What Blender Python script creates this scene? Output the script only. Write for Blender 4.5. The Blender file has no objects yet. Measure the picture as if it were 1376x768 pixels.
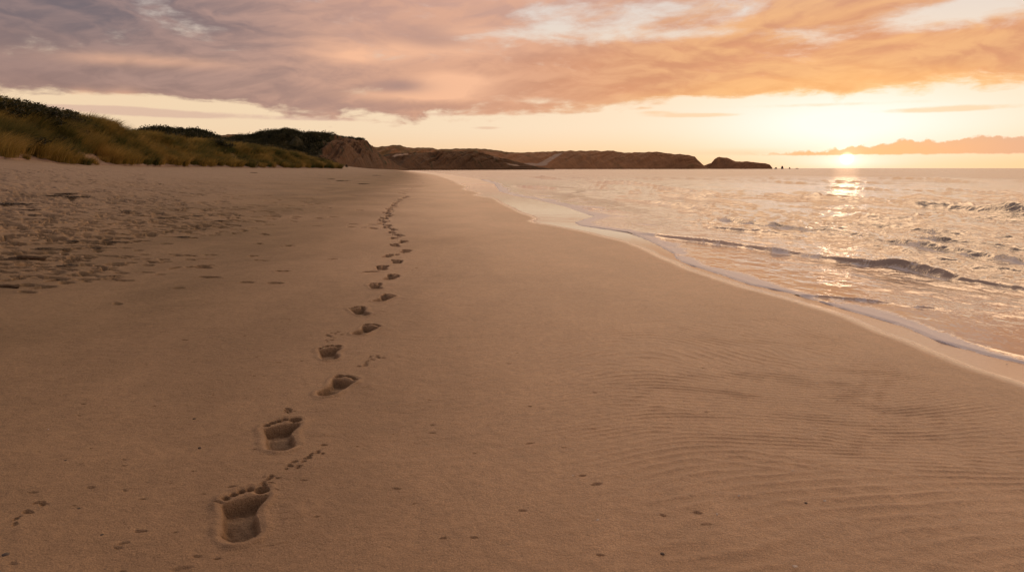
import bpy, math, random
import numpy as np

rng = np.random.default_rng(11)
random.seed(11)
scene = bpy.context.scene
COL = scene.collection

# ------------------------------------------------------------------ camera geometry
FPX, CXP, CYP, HORIZON = 1000.0, 688.0, 384.0, 226.0
PITCH = math.atan((CYP - HORIZON) / FPX)
CAMZ = 0.91
cP, sP = math.cos(PITCH), math.sin(PITCH)


def ray(px, py):
    dx = (px - CXP) / FPX
    dz = -(py - CYP) / FPX
    return dx, cP + dz * sP, dz * cP - sP


def on_plane(px, py, z=0.0):
    dx, wy, wz = ray(px, py)
    t = (z - CAMZ) / wz
    return dx * t, wy * t


def at_depth(px, py, d):
    dx, wy, wz = ray(px, py)
    t = d / wy
    return dx * t, d, CAMZ + wz * t


def azel(px, py):
    dx, wy, wz = ray(px, py)
    return math.degrees(math.atan2(dx, wy)), math.degrees(math.atan2(wz, math.hypot(dx, wy)))


# ------------------------------------------------------------------ numpy helpers
_perm = np.random.default_rng(3).permutation(512).astype(np.int64)
_gang = np.random.default_rng(4).uniform(0, 2 * np.pi, 512)
_gx, _gy = np.cos(_gang), np.sin(_gang)


def perlin(x, y, seed=0):
    xi = np.floor(x).astype(np.int64)
    yi = np.floor(y).astype(np.int64)
    xf, yf = x - xi, y - yi
    u = xf * xf * xf * (xf * (xf * 6 - 15) + 10)
    v = yf * yf * yf * (yf * (yf * 6 - 15) + 10)

    def g(ix, iy, fx, fy):
        h = _perm[(_perm[(ix + seed * 37) & 511] + iy + seed * 11) & 511]
        return _gx[h] * fx + _gy[h] * fy
    a = g(xi, yi, xf, yf)
    b = g(xi + 1, yi, xf - 1, yf)
    c = g(xi, yi + 1, xf, yf - 1)
    d = g(xi + 1, yi + 1, xf - 1, yf - 1)
    return (a + u * (b - a)) * (1 - v) + (c + u * (d - c)) * v * 1.0 if False else (a + u * (b - a)) + v * ((c + u * (d - c)) - (a + u * (b - a)))


def fbm(x, y, octaves=4, seed=0, gain=0.5):
    s, a = 0.0, 1.0
    for k in range(octaves):
        s = s + a * perlin(x, y, seed + k * 5)
        x, y, a = x * 2.03 + 1.7, y * 2.03 + 9.2, a * gain
    return s


def sstep(a, b, x):
    t = np.clip((x - a) / (b - a), 0, 1)
    return t * t * (3 - 2 * t)


def mesh_np(name, verts, quads=None, tris=None, attrs=None, normals=None, smooth=True):
    me = bpy.data.meshes.new(name)
    nq = 0 if quads is None else len(quads)
    nt = 0 if tris is None else len(tris)
    me.vertices.add(len(verts))
    me.vertices.foreach_set('co', np.ascontiguousarray(verts, dtype=np.float32).ravel())
    parts, starts = [], []
    if nq:
        parts.append(np.asarray(quads, dtype=np.int32).ravel())
        starts.append(np.arange(nq, dtype=np.int32) * 4)
    if nt:
        parts.append(np.asarray(tris, dtype=np.int32).ravel())
        starts.append(nq * 4 + np.arange(nt, dtype=np.int32) * 3)
    loops = np.concatenate(parts)
    me.loops.add(len(loops))
    me.loops.foreach_set('vertex_index', loops)
    me.polygons.add(nq + nt)
    me.polygons.foreach_set('loop_start', np.concatenate(starts))
    if smooth:
        me.polygons.foreach_set('use_smooth', np.ones(nq + nt, dtype=bool))
    me.update(calc_edges=True)
    me.validate()
    for k, a in (attrs or {}).items():
        at = me.attributes.new(k, 'FLOAT', 'POINT')
        at.data.foreach_set('value', np.ascontiguousarray(a, dtype=np.float32).ravel())
    if normals is not None:
        me.normals_split_custom_set_from_vertices(np.ascontiguousarray(normals, dtype=np.float32))
    return me


def link(name, me, mat=None, parent=None, loc=None):
    o = bpy.data.objects.new(name, me)
    COL.objects.link(o)
    if mat is not None and me is not None and not me.materials:
        me.materials.append(mat)
    if parent is not None:
        o.parent = parent
    if loc is not None:
        o.location = loc
    return o


def tag(o, label=None, cat=None, group=None, kind=None):
    if label:
        o['label'] = label
    if cat:
        o['category'] = cat
    if group:
        o['group'] = group
    if kind:
        o['kind'] = kind
    return o


def grid_quads(nr, nc):
    i = np.arange(nr * nc).reshape(nr, nc)
    return np.stack([i[:-1, :-1], i[:-1, 1:], i[1:, 1:], i[1:, :-1]], -1).reshape(-1, 4)


# ------------------------------------------------------------------ node helpers
class V:
    def __init__(self, nt, s):
        self.nt, self.s = nt, s

    def _m(self, op, *args, clamp=False):
        n = self.nt.nodes.new('ShaderNodeMath')
        n.operation = op
        n.use_clamp = clamp
        for k, a in enumerate(args):
            if isinstance(a, V):
                self.nt.links.new(a.s, n.inputs[k])
            else:
                n.inputs[k].default_value = float(a)
        return V(self.nt, n.outputs[0])

    def __add__(self, o): return self._m('ADD', self, o)
    __radd__ = __add__
    def __sub__(self, o): return self._m('SUBTRACT', self, o)
    def __rsub__(self, o): return self._m('SUBTRACT', o, self)
    def __mul__(self, o): return self._m('MULTIPLY', self, o)
    __rmul__ = __mul__
    def __truediv__(self, o): return self._m('DIVIDE', self, o)
    def __rtruediv__(self, o): return self._m('DIVIDE', o, self)
    def exp(self): return self._m('EXPONENT', self)
    def pw(self, p): return self._m('POWER', self, p)
    def mx(self, o): return self._m('MAXIMUM', self, o)
    def mn(self, o): return self._m('MINIMUM', self, o)
    def clamp(self): return self._m('ADD', self, 0.0, clamp=True)
    def abs(self): return self._m('ABSOLUTE', self)

    def ss(self, a, b):
        n = self.nt.nodes.new('ShaderNodeMapRange')
        n.interpolation_type = 'SMOOTHSTEP'
        for k, v in ((0, self), (1, a), (2, b)):
            if isinstance(v, V):
                self.nt.links.new(v.s, n.inputs[k])
            else:
                n.inputs[k].default_value = float(v)
        return V(self.nt, n.outputs[0])


def mixc(nt, f, a, b, blend='MIX'):
    n = nt.nodes.new('ShaderNodeMix')
    n.data_type = 'RGBA'
    n.blend_type = blend
    n.clamp_factor = True
    for i, v in ((0, f), (6, a), (7, b)):
        if isinstance(v, V):
            nt.links.new(v.s, n.inputs[i])
        elif i == 0:
            n.inputs[0].default_value = float(v)
        else:
            n.inputs[i].default_value = (*v[:3], 1)
    return V(nt, n.outputs[2])


def combine(nt, x, y, z):
    n = nt.nodes.new('ShaderNodeCombineXYZ')
    for k, v in enumerate((x, y, z)):
        if isinstance(v, V):
            nt.links.new(v.s, n.inputs[k])
        else:
            n.inputs[k].default_value = float(v)
    return V(nt, n.outputs[0])


def noise(nt, vec, scale=1.0, detail=4, rough=0.5, dist=0.0):
    n = nt.nodes.new('ShaderNodeTexNoise')
    n.inputs['Scale'].default_value = scale
    n.inputs['Detail'].default_value = detail
    n.inputs['Roughness'].default_value = rough
    n.inputs['Distortion'].default_value = dist
    if vec is not None:
        nt.links.new(vec.s, n.inputs['Vector'])
    return V(nt, n.outputs[0])


def attr(nt, name):
    n = nt.nodes.new('ShaderNodeAttribute')
    n.attribute_name = name
    return V(nt, n.outputs['Fac'])


def position(nt):
    n = nt.nodes.new('ShaderNodeNewGeometry')
    return V(nt, n.outputs['Position'])


def sepxyz(nt, v):
    n = nt.nodes.new('ShaderNodeSeparateXYZ')
    nt.links.new(v.s, n.inputs[0])
    return [V(nt, n.outputs[k]) for k in range(3)]


def scaled(nt, v, x, y, z):
    n = nt.nodes.new('ShaderNodeVectorMath')
    n.operation = 'MULTIPLY'
    nt.links.new(v.s, n.inputs[0])
    n.inputs[1].default_value = (x, y, z)
    return V(nt, n.outputs[0])


def new_mat(name):
    m = bpy.data.materials.new(name)
    m.use_nodes = True
    nt = m.node_tree
    b = nt.nodes['Principled BSDF']
    return m, nt, b


def setin(nt, b, name, v):
    if isinstance(v, V):
        nt.links.new(v.s, b.inputs[name])
    elif hasattr(v, '__len__'):
        b.inputs[name].default_value = (*v[:3], 1)
    else:
        b.inputs[name].default_value = v


def bump(nt, b, h, strength=1.0, dist=0.01):
    n = nt.nodes.new('ShaderNodeBump')
    n.inputs['Distance'].default_value = dist
    if isinstance(strength, V):
        nt.links.new(strength.s, n.inputs['Strength'])
    else:
        n.inputs['Strength'].default_value = strength
    nt.links.new(h.s, n.inputs['Height'])
    nt.links.new(n.outputs[0], b.inputs['Normal'])


# ================================================================== SKY, SUN, CAMERA
SUN_AZ, SUN_EL = azel(1138, 212.5)
LAMP_EL = 2.6          # the glow above the half hidden disc is where most of the light comes from


def build_world():
    w = bpy.data.worlds.new('World')
    scene.world = w
    w.use_nodes = True
    nt = w.node_tree
    bg = nt.nodes['Background']
    tc = nt.nodes.new('ShaderNodeTexCoord')
    d = V(nt, tc.outputs['Generated'])
    x, y, z = sepxyz(nt, d)
    az = x._m('ARCTAN2', x, y) * (180 / math.pi)
    el = z._m('ARCSINE', z) * (180 / math.pi)
    a, e = math.radians(SUN_AZ), math.radians(SUN_EL)
    sx, sy, sz = math.sin(a) * math.cos(e), math.cos(a) * math.cos(e), math.sin(e)
    cosv = (x * sx + y * sy + z * sz).mn(1.0)
    th = cosv._m('ARCCOSINE', cosv) * (180 / math.pi)      # degrees from the sun
    daz = (az - SUN_AZ).abs()

    def blob(px, py, wx, wy, amp=1.0):
        a0, e0 = azel(px, py)
        sa, se = wx * 0.0535, wy * 0.0565
        p = ((az - a0) / sa).pw(2) + ((el - e0) / se).pw(2)
        return (p * -1.0).exp() * amp

    # clear sky between and under the clouds
    ny = nt.nodes.new('ShaderNodeTexSky')
    ny.sky_type = 'NISHITA'
    ny.sun_disc = False
    ny.sun_elevation = math.radians(LAMP_EL)
    ny.sun_rotation = a
    ny.altitude = 0
    nyv = V(nt, ny.outputs[0])
    hz = mixc(nt, daz.ss(8, 46), (0.95, 0.62, 0.33), (0.90, 0.57, 0.32))
    mid = mixc(nt, daz.ss(6, 52), (0.95, 0.76, 0.56), (0.88, 0.66, 0.44))
    clear = mixc(nt, el.ss(0.0, 3.2), hz, mid)
    clear = mixc(nt, el.ss(5, 12), clear, (0.76, 0.665, 0.60))
    up = mixc(nt, daz.ss(40, 140), (0.46, 0.37, 0.34), (0.25, 0.22, 0.24))
    clear = mixc(nt, el.ss(11, 40), clear, up)
    # the glow round the low sun
    g1 = ((th / 8.0).pw(2) * -1).exp() * 0.12
    halo = g1 + blob(1135, 165, 165, 38, 1.0) + blob(1138, 217, 60, 8, 0.35)

    # cloud noise in azimuth / elevation
    warp = noise(nt, combine(nt, az * 0.10, el * 0.30, 3.3), 1.0, 3, 0.55)
    n1 = noise(nt, combine(nt, az * 0.075 + warp * 1.2, el * 0.36 + warp * 0.9, 0.7), 1.0, 6, 0.58)

    def cl(de):
        return noise(nt, combine(nt, az * 0.16 + warp * 1.6, (el + de) * 0.48 + warp * 1.3, 8.1), 1.0, 7, 0.55)
    n2, n2b = cl(0.0), cl(0.42)
    n3 = noise(nt, combine(nt, az * 0.55 + warp * 1.5, el * 1.9, 4.4), 1.0, 6, 0.62)
    fine = n2 - 0.5

    # main deck with a ragged lower rim
    rim = (4.50 + blob(560, 160, 190, 300, -0.75) + blob(100, 140, 170, 300, 0.35)
           + blob(1130, 140, 200, 300, 0.50) + blob(820, 150, 90, 300, -0.10))
    under = el + (n1 - 0.5) * 3.2 + fine * 2.8 + (n3 - 0.5) * 1.2 - rim
    deck = under.ss(-0.15, 0.55)
    gaps = (blob(715, 12, 55, 24) + blob(800, 46, 120, 17) + blob(900, 12, 120, 14) + blob(1255, 22, 90, 15, 1.1)
            + blob(1340, 6, 80, 12) + blob(1085, 50, 50, 12, 0.9) + blob(960, 44, 110, 8, 0.7)
            + blob(585, 24, 50, 10, 0.55) + blob(268, 27, 60, 16, 0.42) + blob(480, 122, 45, 10, 1.0) + blob(735, 136, 60, 5, 0.7))
    thick = n2 * 0.85 + n1 * 0.35 + n3 * 0.40
    cover = deck * (thick - 0.37 - gaps * 0.28).ss(0.0, 0.36)
    # thin separate streaks
    st = (blob(250, 154, 95, 5.0) + blob(150, 147, 60, 5, 0.8) + blob(930, 155, 70, 3.2) + blob(880, 151, 30, 2.4, 0.7)
          + blob(1250, 148, 70, 3.6, 0.85) + blob(655, 172, 26, 2.6, 0.8) + blob(1320, 143, 70, 4, 0.5) + blob(1100, 141, 200, 4, 0.5) + blob(430, 160, 75, 3.4, 0.85) + blob(590, 153, 90, 3.5, 0.8) + blob(70, 143, 60, 3, 0.7) + blob(760, 150, 60, 3, 0.7))
    streak = (st * (0.30 + n3 * 1.3)).ss(0.28, 0.80)
    # low cumulus bank along the horizon to the right
    bz = (az - azel(1030, 210)[0])
    puff = noise(nt, combine(nt, az * 0.42, 2.0, 1.0), 1.0, 2, 0.5)
    puff2 = noise(nt, combine(nt, az * 1.3, el * 1.6, 6.0), 1.0, 5, 0.6)
    ctop = 1.16 + bz.ss(0, 13) * 0.85 + (puff - 0.5) * 1.3 + (puff2 - 0.5) * 0.75
    cbot = 0.90 + (puff2 - 0.5) * 0.22
    bank = (ctop - el).ss(0.0, 0.15) * (el - cbot).ss(-0.04, 0.08) * bz.ss(-2.5, 2.5)
    veil = bz.ss(-8, -2) * (el - 0.80).ss(0, 0.3) * (1.55 - el).ss(0, 0.5) * (1 - bz.ss(-2, 3)) * 0.45

    # cloud colours: mauve far from the sun, salmon, then orange
    far = mixc(nt, (el + (n1 - 0.5) * 6).ss(3.5, 11), (0.385, 0.228, 0.19), (0.175, 0.137, 0.155))
    mauve = mixc(nt, daz.ss(28, 54), (0.50, 0.295, 0.240), far)
    salmon = mixc(nt, daz.ss(12, 40), (0.74, 0.32, 0.165), mauve)
    salmon = mixc(nt, (el + daz * 0.12).ss(9.5, 14.5) * (1 - daz.ss(25, 45)), salmon, (0.66, 0.38, 0.29))
    lit = (daz * 0.50 + (el - 5.3).abs() * 3.0 + (n1 - 0.5) * 9).ss(1.5, 9.5)
    ccol = mixc(nt, lit, (0.96, 0.46, 0.17), salmon)
    # soft modelling: undersides catch the low light, thick middles stay dull
    relief = ((n2 - n2b) * 3.2 + 0.5).ss(0.1, 0.95)
    core = (thick - 0.5).ss(0.0, 0.42)
    ccol = mixc(nt, core * 0.60, ccol, mixc(nt, 1.0, ccol, (0.74, 0.74, 0.80), 'MULTIPLY'))
    ccol = mixc(nt, relief * (1 - daz.ss(38, 64) * 0.65) * 0.55, ccol, mixc(nt, daz.ss(26, 50), mixc(nt, daz.ss(6, 24), (0.98, 0.55, 0.235), (0.84, 0.44, 0.27)), (0.58, 0.35, 0.285)))
    warmrim = (blob(585, 66, 85, 10, 1.0) + blob(500, 76, 50, 9, 0.8) + blob(610, 114, 60, 16, 1.0) + blob(560, 128, 80, 7, 0.7) + blob(168, 139, 22, 11, 1.1)
               + blob(112, 131, 14, 8, 0.8) + blob(640, 45, 70, 9, 0.6) + blob(200, 82, 100, 7, 0.4) + blob(440, 65, 40, 20, 0.3))
    ccol = mixc(nt, (warmrim * (n2 * 3.2 - 0.75 + n3 * 0.7)).clamp() * 0.95, ccol, (0.92, 0.50, 0.31))
    ccol = mixc(nt, (blob(535, 116, 40, 9, 0.9) + blob(590, 58, 45, 10, 0.5) + blob(560, 45, 60, 14, 0.4)) * (n2 + 0.35), ccol, (0.37, 0.22, 0.20))
    rimlit = under.ss(0.9, 0.1) * (1 - daz.ss(6, 26))
    ccol = mixc(nt, rimlit * 0.55, ccol, (0.98, 0.70, 0.38))

    sky = mixc(nt, halo, clear, (1.02, 0.95, 0.89))
    sky = mixc(nt, streak * 0.70, sky, mixc(nt, daz.ss(8, 40), (0.90, 0.60, 0.36), (0.66, 0.43, 0.34)))
    fade = 1 - el.ss(14, 34) * 0.75
    sky = mixc(nt, cover * fade * 0.96, sky, ccol)
    bcol = mixc(nt, daz.ss(1, 12), (0.88, 0.47, 0.21), (0.72, 0.40, 0.26))
    bcol = mixc(nt, (ctop - el).ss(0.0, 0.6) * 0.6, mixc(nt, 0.30, bcol, (0.60, 0.40, 0.31)), bcol)
    sky = mixc(nt, bank * 0.95, sky, bcol)
    sky = mixc(nt, veil, sky, (0.92, 0.56, 0.36))
    # unseen bright band added over the top of the view to light the sand
    lobe = el.ss(13.2, 17.5) * (1 - el.ss(25, 33)) * (1 - daz.ss(30, 62))
    sky = mixc(nt, lobe * (n1 * 0.6 + 0.6), sky, (3.6, 2.3, 1.35))
    # sun disc and its aureole
    aur = (th * -1.7).exp() * 0.80 + (1 - th.ss(0.26, 0.50)) * 1.2
    aur = aur * (1 - bank * 0.55)
    cn = nt.nodes.new('ShaderNodeVectorMath')
    cn.operation = 'SCALE'
    cn.inputs[0].default_value = (1.0, 0.82, 0.56)
    nt.links.new(aur.s, cn.inputs['Scale'])
    tot = nt.nodes.new('ShaderNodeVectorMath')
    tot.operation = 'ADD'
    nt.links.new(sky.s, tot.inputs[0])
    nt.links.new(cn.outputs[0], tot.inputs[1])
    bg.inputs['Strength'].default_value = 1.0
    nt.links.new(tot.outputs[0], bg.inputs[0])
    # the physical sky underneath, at low strength
    bg2 = nt.nodes.new('ShaderNodeBackground')
    nt.links.new(nyv.s, bg2.inputs[0])
    bg2.inputs[1].default_value = 0.005
    add = nt.nodes.new('ShaderNodeAddShader')
    nt.links.new(bg.outputs[0], add.inputs[0])
    nt.links.new(bg2.outputs[0], add.inputs[1])
    nt.links.new(add.outputs[0], nt.nodes['World Output'].inputs[0])
    w.cycles.sampling_method = 'MANUAL'
    w.cycles.sample_map_resolution = 2048


build_world()

sun = bpy.data.lights.new('sun', 'SUN')
sun.energy = 0.005
sun.angle = math.radians(1.6)
sun.color = (1.0, 0.60, 0.34)
so = bpy.data.objects.new('sun', sun)
COL.objects.link(so)
so.rotation_euler = (math.radians(90 - LAMP_EL), 0, math.radians(180 - SUN_AZ))
so.location = (40, 90, 30)

cam = bpy.data.cameras.new('camera')
cam.sensor_width = 36
cam.lens = 36 * FPX / 1376
cam.clip_start = 0.05
cam.clip_end = 30000
co = bpy.data.objects.new('camera', cam)
COL.objects.link(co)
co.location = (0, 0, CAMZ)
co.rotation_euler = (math.pi / 2 - PITCH, 0, 0)
scene.camera = co
vs = scene.view_settings
vs.view_transform = 'Standard'
vs.look = 'None'
vs.exposure = 0
vs.gamma = 1
scene.render.engine = 'CYCLES'
scene.cycles.use_denoising = True
scene.cycles.sample_clamp_indirect = 6
scene.cycles.sample_clamp_direct = 0
scene.cycles.max_bounces = 6
scene.cycles.caustics_reflective = False
scene.cycles.caustics_refractive = False

# ================================================================== SHORE CURVES
E_px = [(1376, 489), (1325, 477), (1265, 460), (1230, 445), (1200, 434), (1150, 420), (1105, 406), (1060, 393),
        (1010, 383), (960, 366), (930, 357), (912, 350), (906, 341), (890, 332), (870, 322), (845, 312), (817, 308),
        (780, 303.5), (773, 299), (790, 293.5), (800, 290.5), (782, 285.5), (758, 277), (718, 267), (691, 263), (671, 257), (664, 247),
        (641, 240), (612, 235.5), (590, 232.6), (566, 230)]
B_px = [(1376, 515), (1313, 495), (1238, 462), (1188, 445), (1138, 425), (1073, 405), (1008, 387), (963, 372),
        (928, 360), (906, 350), (888, 342), (853, 327), (788, 312), (753, 305.5), (728, 302), (719, 299), (728, 295), (703, 287), (679, 275),
        (669, 268), (641, 264), (651, 260.8), (640, 258), (626, 256), (632, 252), (621, 249), (613, 244), (590, 236), (572, 233), (560, 231.2)]


def curve(pxs, near, far):
    p = [on_plane(*q) for q in pxs]
    p = sorted(near + p + far, key=lambda q: q[1])
    return np.array([q[0] for q in p]), np.array([q[1] for q in p])


EX, EY = curve(E_px, [(6.2, -20), (3.55, -3), (2.95, 0), (2.6, 1.5)], [(-48, 330), (-120, 360), (-145, 420), (-150, 9000)])
BX, BY = curve(B_px, [(5.9, -20), (3.28, -3), (2.68, 0), (2.35, 1.5)], [(-50, 330), (-122, 360), (-147, 420), (-152, 9000)])


def Ex(y): return np.interp(y, EY, EX)
def Bx(y): return np.interp(y, BY, BX)


_ys = np.concatenate([np.linspace(-20, 2, 40), np.geomspace(2.05, 9000, 1500)])
_e = Ex(_ys)
_ker = np.exp(-0.5 * (np.arange(-40, 41) / 14.0) ** 2)
_ker /= _ker.sum()
_es = np.convolve(np.pad(_e, 40, mode='edge'), _ker, mode='valid')


def Es(y): return np.interp(y, _ys, _es)


TY = np.array([-20, 8, 24, 27, 31, 50, 72, 92, 112, 190, 260, 330, 9000.])
TX = np.array([-14, -15, -16.5, -17, -18.2, -23.5, -26, -26.5, -26.2, -35.7, -42, -60, -200.])
HY = np.array([-20, 8, 24, 31, 50, 70, 110, 200, 400.])
HH = np.array([1.45, 1.40, 1.22, 1.08, 1.02, 0.97, 0.92, 0.82, 0.7])


def sand_base(x, y):
    s = Es(y) - x
    wd = np.maximum(Es(y) - np.interp(y, TY, TX), 7)
    h = np.interp(y, HY, HH)
    t = np.clip((s - 2) / (wd - 2), 0, 1.6)
    z = np.where(s < 2, 0.03 * s, 0.06 + (h - 0.06) * t ** 1.9)
    return np.maximum(z, -0.5)


def on_sand(px, py):
    dx, wy, wz = ray(px, py)
    ts = np.geomspace(1.2, 900, 9000)
    X, Y, Z = dx * ts, wy * ts, CAMZ + wz * ts
    below = np.nonzero(Z < sand_base(X, Y))[0]
    k = below[0] if len(below) else len(ts) - 1
    return float(X[k]), float(Y[k])


# ================================================================== FOOTPRINTS (list)
# pixel of heel and toe end of the near ones, then the centre of the others
near_fp = [((322, 728), (331, 657), 1), ((377, 605), (379, 563), 1), ((436, 530), (468, 507), -1), ((443, 484), (443, 465), 1),
           ((480, 449), (503, 436), -1), ((490, 423), (478, 412), 1), ((507, 404), (525, 396), -1), ((507, 388), (503, 381), 1)]
far_fp = [(526, 372), (514, 360), (533, 352), (523, 344), (545, 338), (531, 330), (542, 325), (530, 320), (536, 316),
          (526, 312), (529, 308), (519, 305), (521, 302.3), (511.5, 299.8), (518, 297.6), (511, 295.4), (517, 293.2), (522, 290), (520, 286.5),
          (525, 284), (523, 281.5), (526, 279.3), (529, 276), (531, 273), (535, 270.5), (537, 268), (542, 266), (546, 264), (541, 260), (545, 257.5),
          (549, 254.4), (553, 252.7), (562, 251), (568, 245.5), (581, 241)]
prints = []
for (h, t, m) in near_fp:
    a, b = on_sand(*h), on_sand(*t)
    dx, dy = b[0] - a[0], b[1] - a[1]
    L = math.hypot(dx, dy)
    prints.append([(a[0] + b[0]) / 2, (a[1] + b[1]) / 2, math.atan2(dy, dx), min(max(L, 0.27), 0.33), m])
fc = [on_sand(*p) for p in far_fp]
for k, c in enumerate(fc):
    p0, p1 = fc[max(k - 2, 0)], fc[min(k + 2, len(fc) - 1)]
    ang = math.atan2(p1[1] - p0[1], p1[0] - p0[0]) + rng.uniform(-0.25, 0.25)
    g = max(c[1] - 9, 0)
    prints.append([c[0], c[1], ang, 0.30 + 0.036 * min(g, 10) + 0.055 * max(g - 10, 0), 1 if k % 2 else -1])

_fv = np.array([0, .008, .025, .05, .09, .15, .30, .45, .56, .66, .74, .80, .90, 1.0])
_fl = np.array([-.02, -.05, -.085, -.115, -.145, -.165, -.175, -.18, -.195, -.215, -.22, -.21, -.10, .0])
_fr = np.array([.02, .05, .085, .115, .145, .165, .158, .122, .130, .175, .205, .222, .20, .10])
TOES = [(.160, .945, .074, .078), (.040, .975, .043, .046), (-.044, .945, .039, .043), (-.118, .897, .036, .040), (-.182, .835, .034, .037)]


def foot_field(u, v):
    """u, v in foot lengths -> (sole signed distance, toe signed distance, toe index); positive inside"""
    left, right = np.interp(v, _fv, _fl), np.interp(v, _fv, _fr)
    front = 0.800 + 0.26 * u - 0.25 * np.clip(u - 0.10, 0, 1) - 0.25 * np.clip(-u - .1, 0, 1)
    sd = np.minimum(np.minimum(u - left, right - u) * 0.9, front - v)
    sd = np.where(v < 0.17, 0.166 - np.hypot(u, v - 0.17), sd)
    td = np.full_like(u, -9.0)
    ti = np.zeros(u.shape, np.int8)
    for k, (tu, tv, ru, rv) in enumerate(TOES):
        q = (1 - np.sqrt(((u - tu) / ru) ** 2 + ((v - tv) / rv) ** 2)) * min(ru, rv)
        ti = np.where(q > td, k + 1, ti).astype(np.int8)
        td = np.maximum(td, q)
    return sd, td, ti


# ================================================================== BEACH SHEET
def build_beach():
    ys = list(np.arange(-20, 1.0, 0.8))
    y = 1.05
    while y < 340:
        ys.append(y)
        y += min(max(y * y / (0.85 * 744) * (0.40 if y < 17 or y > 62 else 0.24), 0.0034), 1.6)
    ys = np.array(ys)
    dens = np.linspace(-0.86, 0.86, 1200)
    out = 0.86 + np.cumsum(np.geomspace(0.004, 2.6, 46))
    us = np.concatenate([-out[::-1], dens, out[:34]])
    W = np.maximum(ys + 0.6, 1.65)
    X = us[None, :] * W[:, None]
    Y = np.repeat(ys[:, None], len(us), 1)
    nr, nc = X.shape
    # keep the left of the sheet inside the dunes: clamp extent
    X = np.maximum(X, -90)
    dy = np.gradient(ys)[:, None]
    Z = sand_base(X, Y)
    s = Es(Y) - X
    wd = np.maximum(Es(Y) - np.interp(Y, TY, TX), 7)
    t = np.clip((s - 2) / (wd - 2), -1, 1.4)
    sb = Bx(Y) - X + 0.05 * perlin(X * 2.2, Y * 1.3, 40) * np.clip(Y / 6, 0.3, 1)
    wet = 1 - sstep(-0.02, 0.10 + 0.006 * Y, sb)
    damp = 1 - sstep(0.8, 5.0, sb + 0.5 * perlin(X * 0.8, Y * 0.35, 41))

    def lim(lam):               # drop what the sheet cannot carry
        return np.clip(lam / (2.2 * dy) - 0.3, 0.0, 1)
    sm = 1 - 0.97 * wet
    rough = sstep(0.12, 0.80, t + 0.16 * perlin(X * 0.35, Y * 0.25, 30))     # trampled back beach
    R = 0.010 * fbm(X / 3.2, Y / 4.2, 2, 1) * sm
    R += 0.0034 * fbm(X / 0.55, Y / 0.7, 2, 5) * sm * lim(.5)
    R += 0.0026 * perlin(X / 0.13, Y / 0.15, 9) * sm * (1 - 0.5 * damp) * lim(.14)
    R += 0.0019 * fbm(X / 0.042, Y / 0.045, 2, 12) * sm * lim(.045) * (1 - .6 * damp)
    tr = perlin(X / 0.42, Y / 0.5, 15)
    R += rough * (0.011 * fbm(X / 1.6, Y / 1.0, 2, 14) * lim(1.0) + 0.006 * tr * lim(.5))
    R += sstep(0.75, 1.05, t) * (0.05 * fbm(X / 1.6, Y / 1.5, 3, 16))
    # rhomboid backwash ripples low on the beach
    ax, ay = 1.55, 2.05
    wx = X + 0.10 * fbm(X * 1.4, Y * 1.4, 2, 20)
    wy = Y + 0.07 * fbm(X * 1.2, Y * 1.6, 2, 23)
    lam = 0.046 * (1 + 0.25 * perlin(X * 0.8, Y * 0.8, 27))
    ph1 = (wy * 0.985 - wx * 0.20) / lam
    ph2 = (wy * 0.93 + wx * 0.30) / (lam * 1.25)
    def crest(p):
        q = 0.5 + 0.5 * np.sin(2 * np.pi * p)
        return q ** 2.2
    br1 = sstep(-0.15, 0.5, fbm(X * 2.6, Y * 5.5, 3, 50))
    br2 = sstep(-0.1, 0.5, fbm(X * 3.0 + 5, Y * 5.0, 3, 54))
    rip = 0.0042 * (crest(ph1) - .36) * (.25 + .75 * br1) + 0.0026 * (crest(ph2) - .36) * br2 * (1 - .8 * br1)
    msk = sstep(-0.15, 0.6, X) * (1 - sstep(0.72, 1.1, X / np.maximum(Y, .1) + 0.12 * perlin(X * 1.5, Y * 1.5, 33))) \
        * (1 - sstep(3.0, 5.6, Y + 0.8 * perlin(X * .9, Y * .9, 31) - 0.2 * X)) * sstep(0.0, 0.35, sb - 0.25)
    R += rip * msk * lim(.06)
    msk2 = (1 - msk) * sstep(-0.3, 0.5, perlin(X * 0.7, Y * 0.35, 36)) * (1 - rough) * sm
    R += 0.0022 * crest(ph1 * 0.55) * br1 * msk2 * lim(.10)
    Z = Z + R

    def block(cx, cy, r):
        r0, r1 = np.searchsorted(ys, [cy - r, cy + r])
        if r1 - r0 < 2:
            r0, r1 = max(r0 - 1, 0), min(r1 + 1, nr)
        wlo, whi = W[r0], W[min(r1, nr - 1)]
        c0 = np.searchsorted(us, min((cx - r) / wlo, (cx - r) / whi))
        c1 = np.searchsorted(us, max((cx + r) / wlo, (cx + r) / whi))
        return slice(r0, r1), slice(max(c0 - 1, 0), c1 + 1)

    # pits and old tracks of the trampled zone
    hollow_shade = np.zeros((nr, nc))

    def pit(cx, cy, a, b, ang, depth, lip=0.35, dark=0.0):
        R_ = 2.4 * max(a, b)
        sl = block(cx, cy, R_)
        x, yv = X[sl] - cx, Y[sl] - cy
        if x.size == 0:
            return
        ca, sa = math.cos(ang), math.sin(ang)
        q = np.sqrt(((x * ca + yv * sa) / a) ** 2 + ((-x * sa + yv * ca) / b) ** 2)
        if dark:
            hollow_shade[sl] = np.maximum(hollow_shade[sl], dark * (1 - sstep(0.5, 1.0, q)))
        Z[sl] += -depth * (1 - sstep(0.62, 1.06, q)) + depth * lip * np.exp(-((q - 1.3) / 0.28) ** 2)
    n = 0
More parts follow.
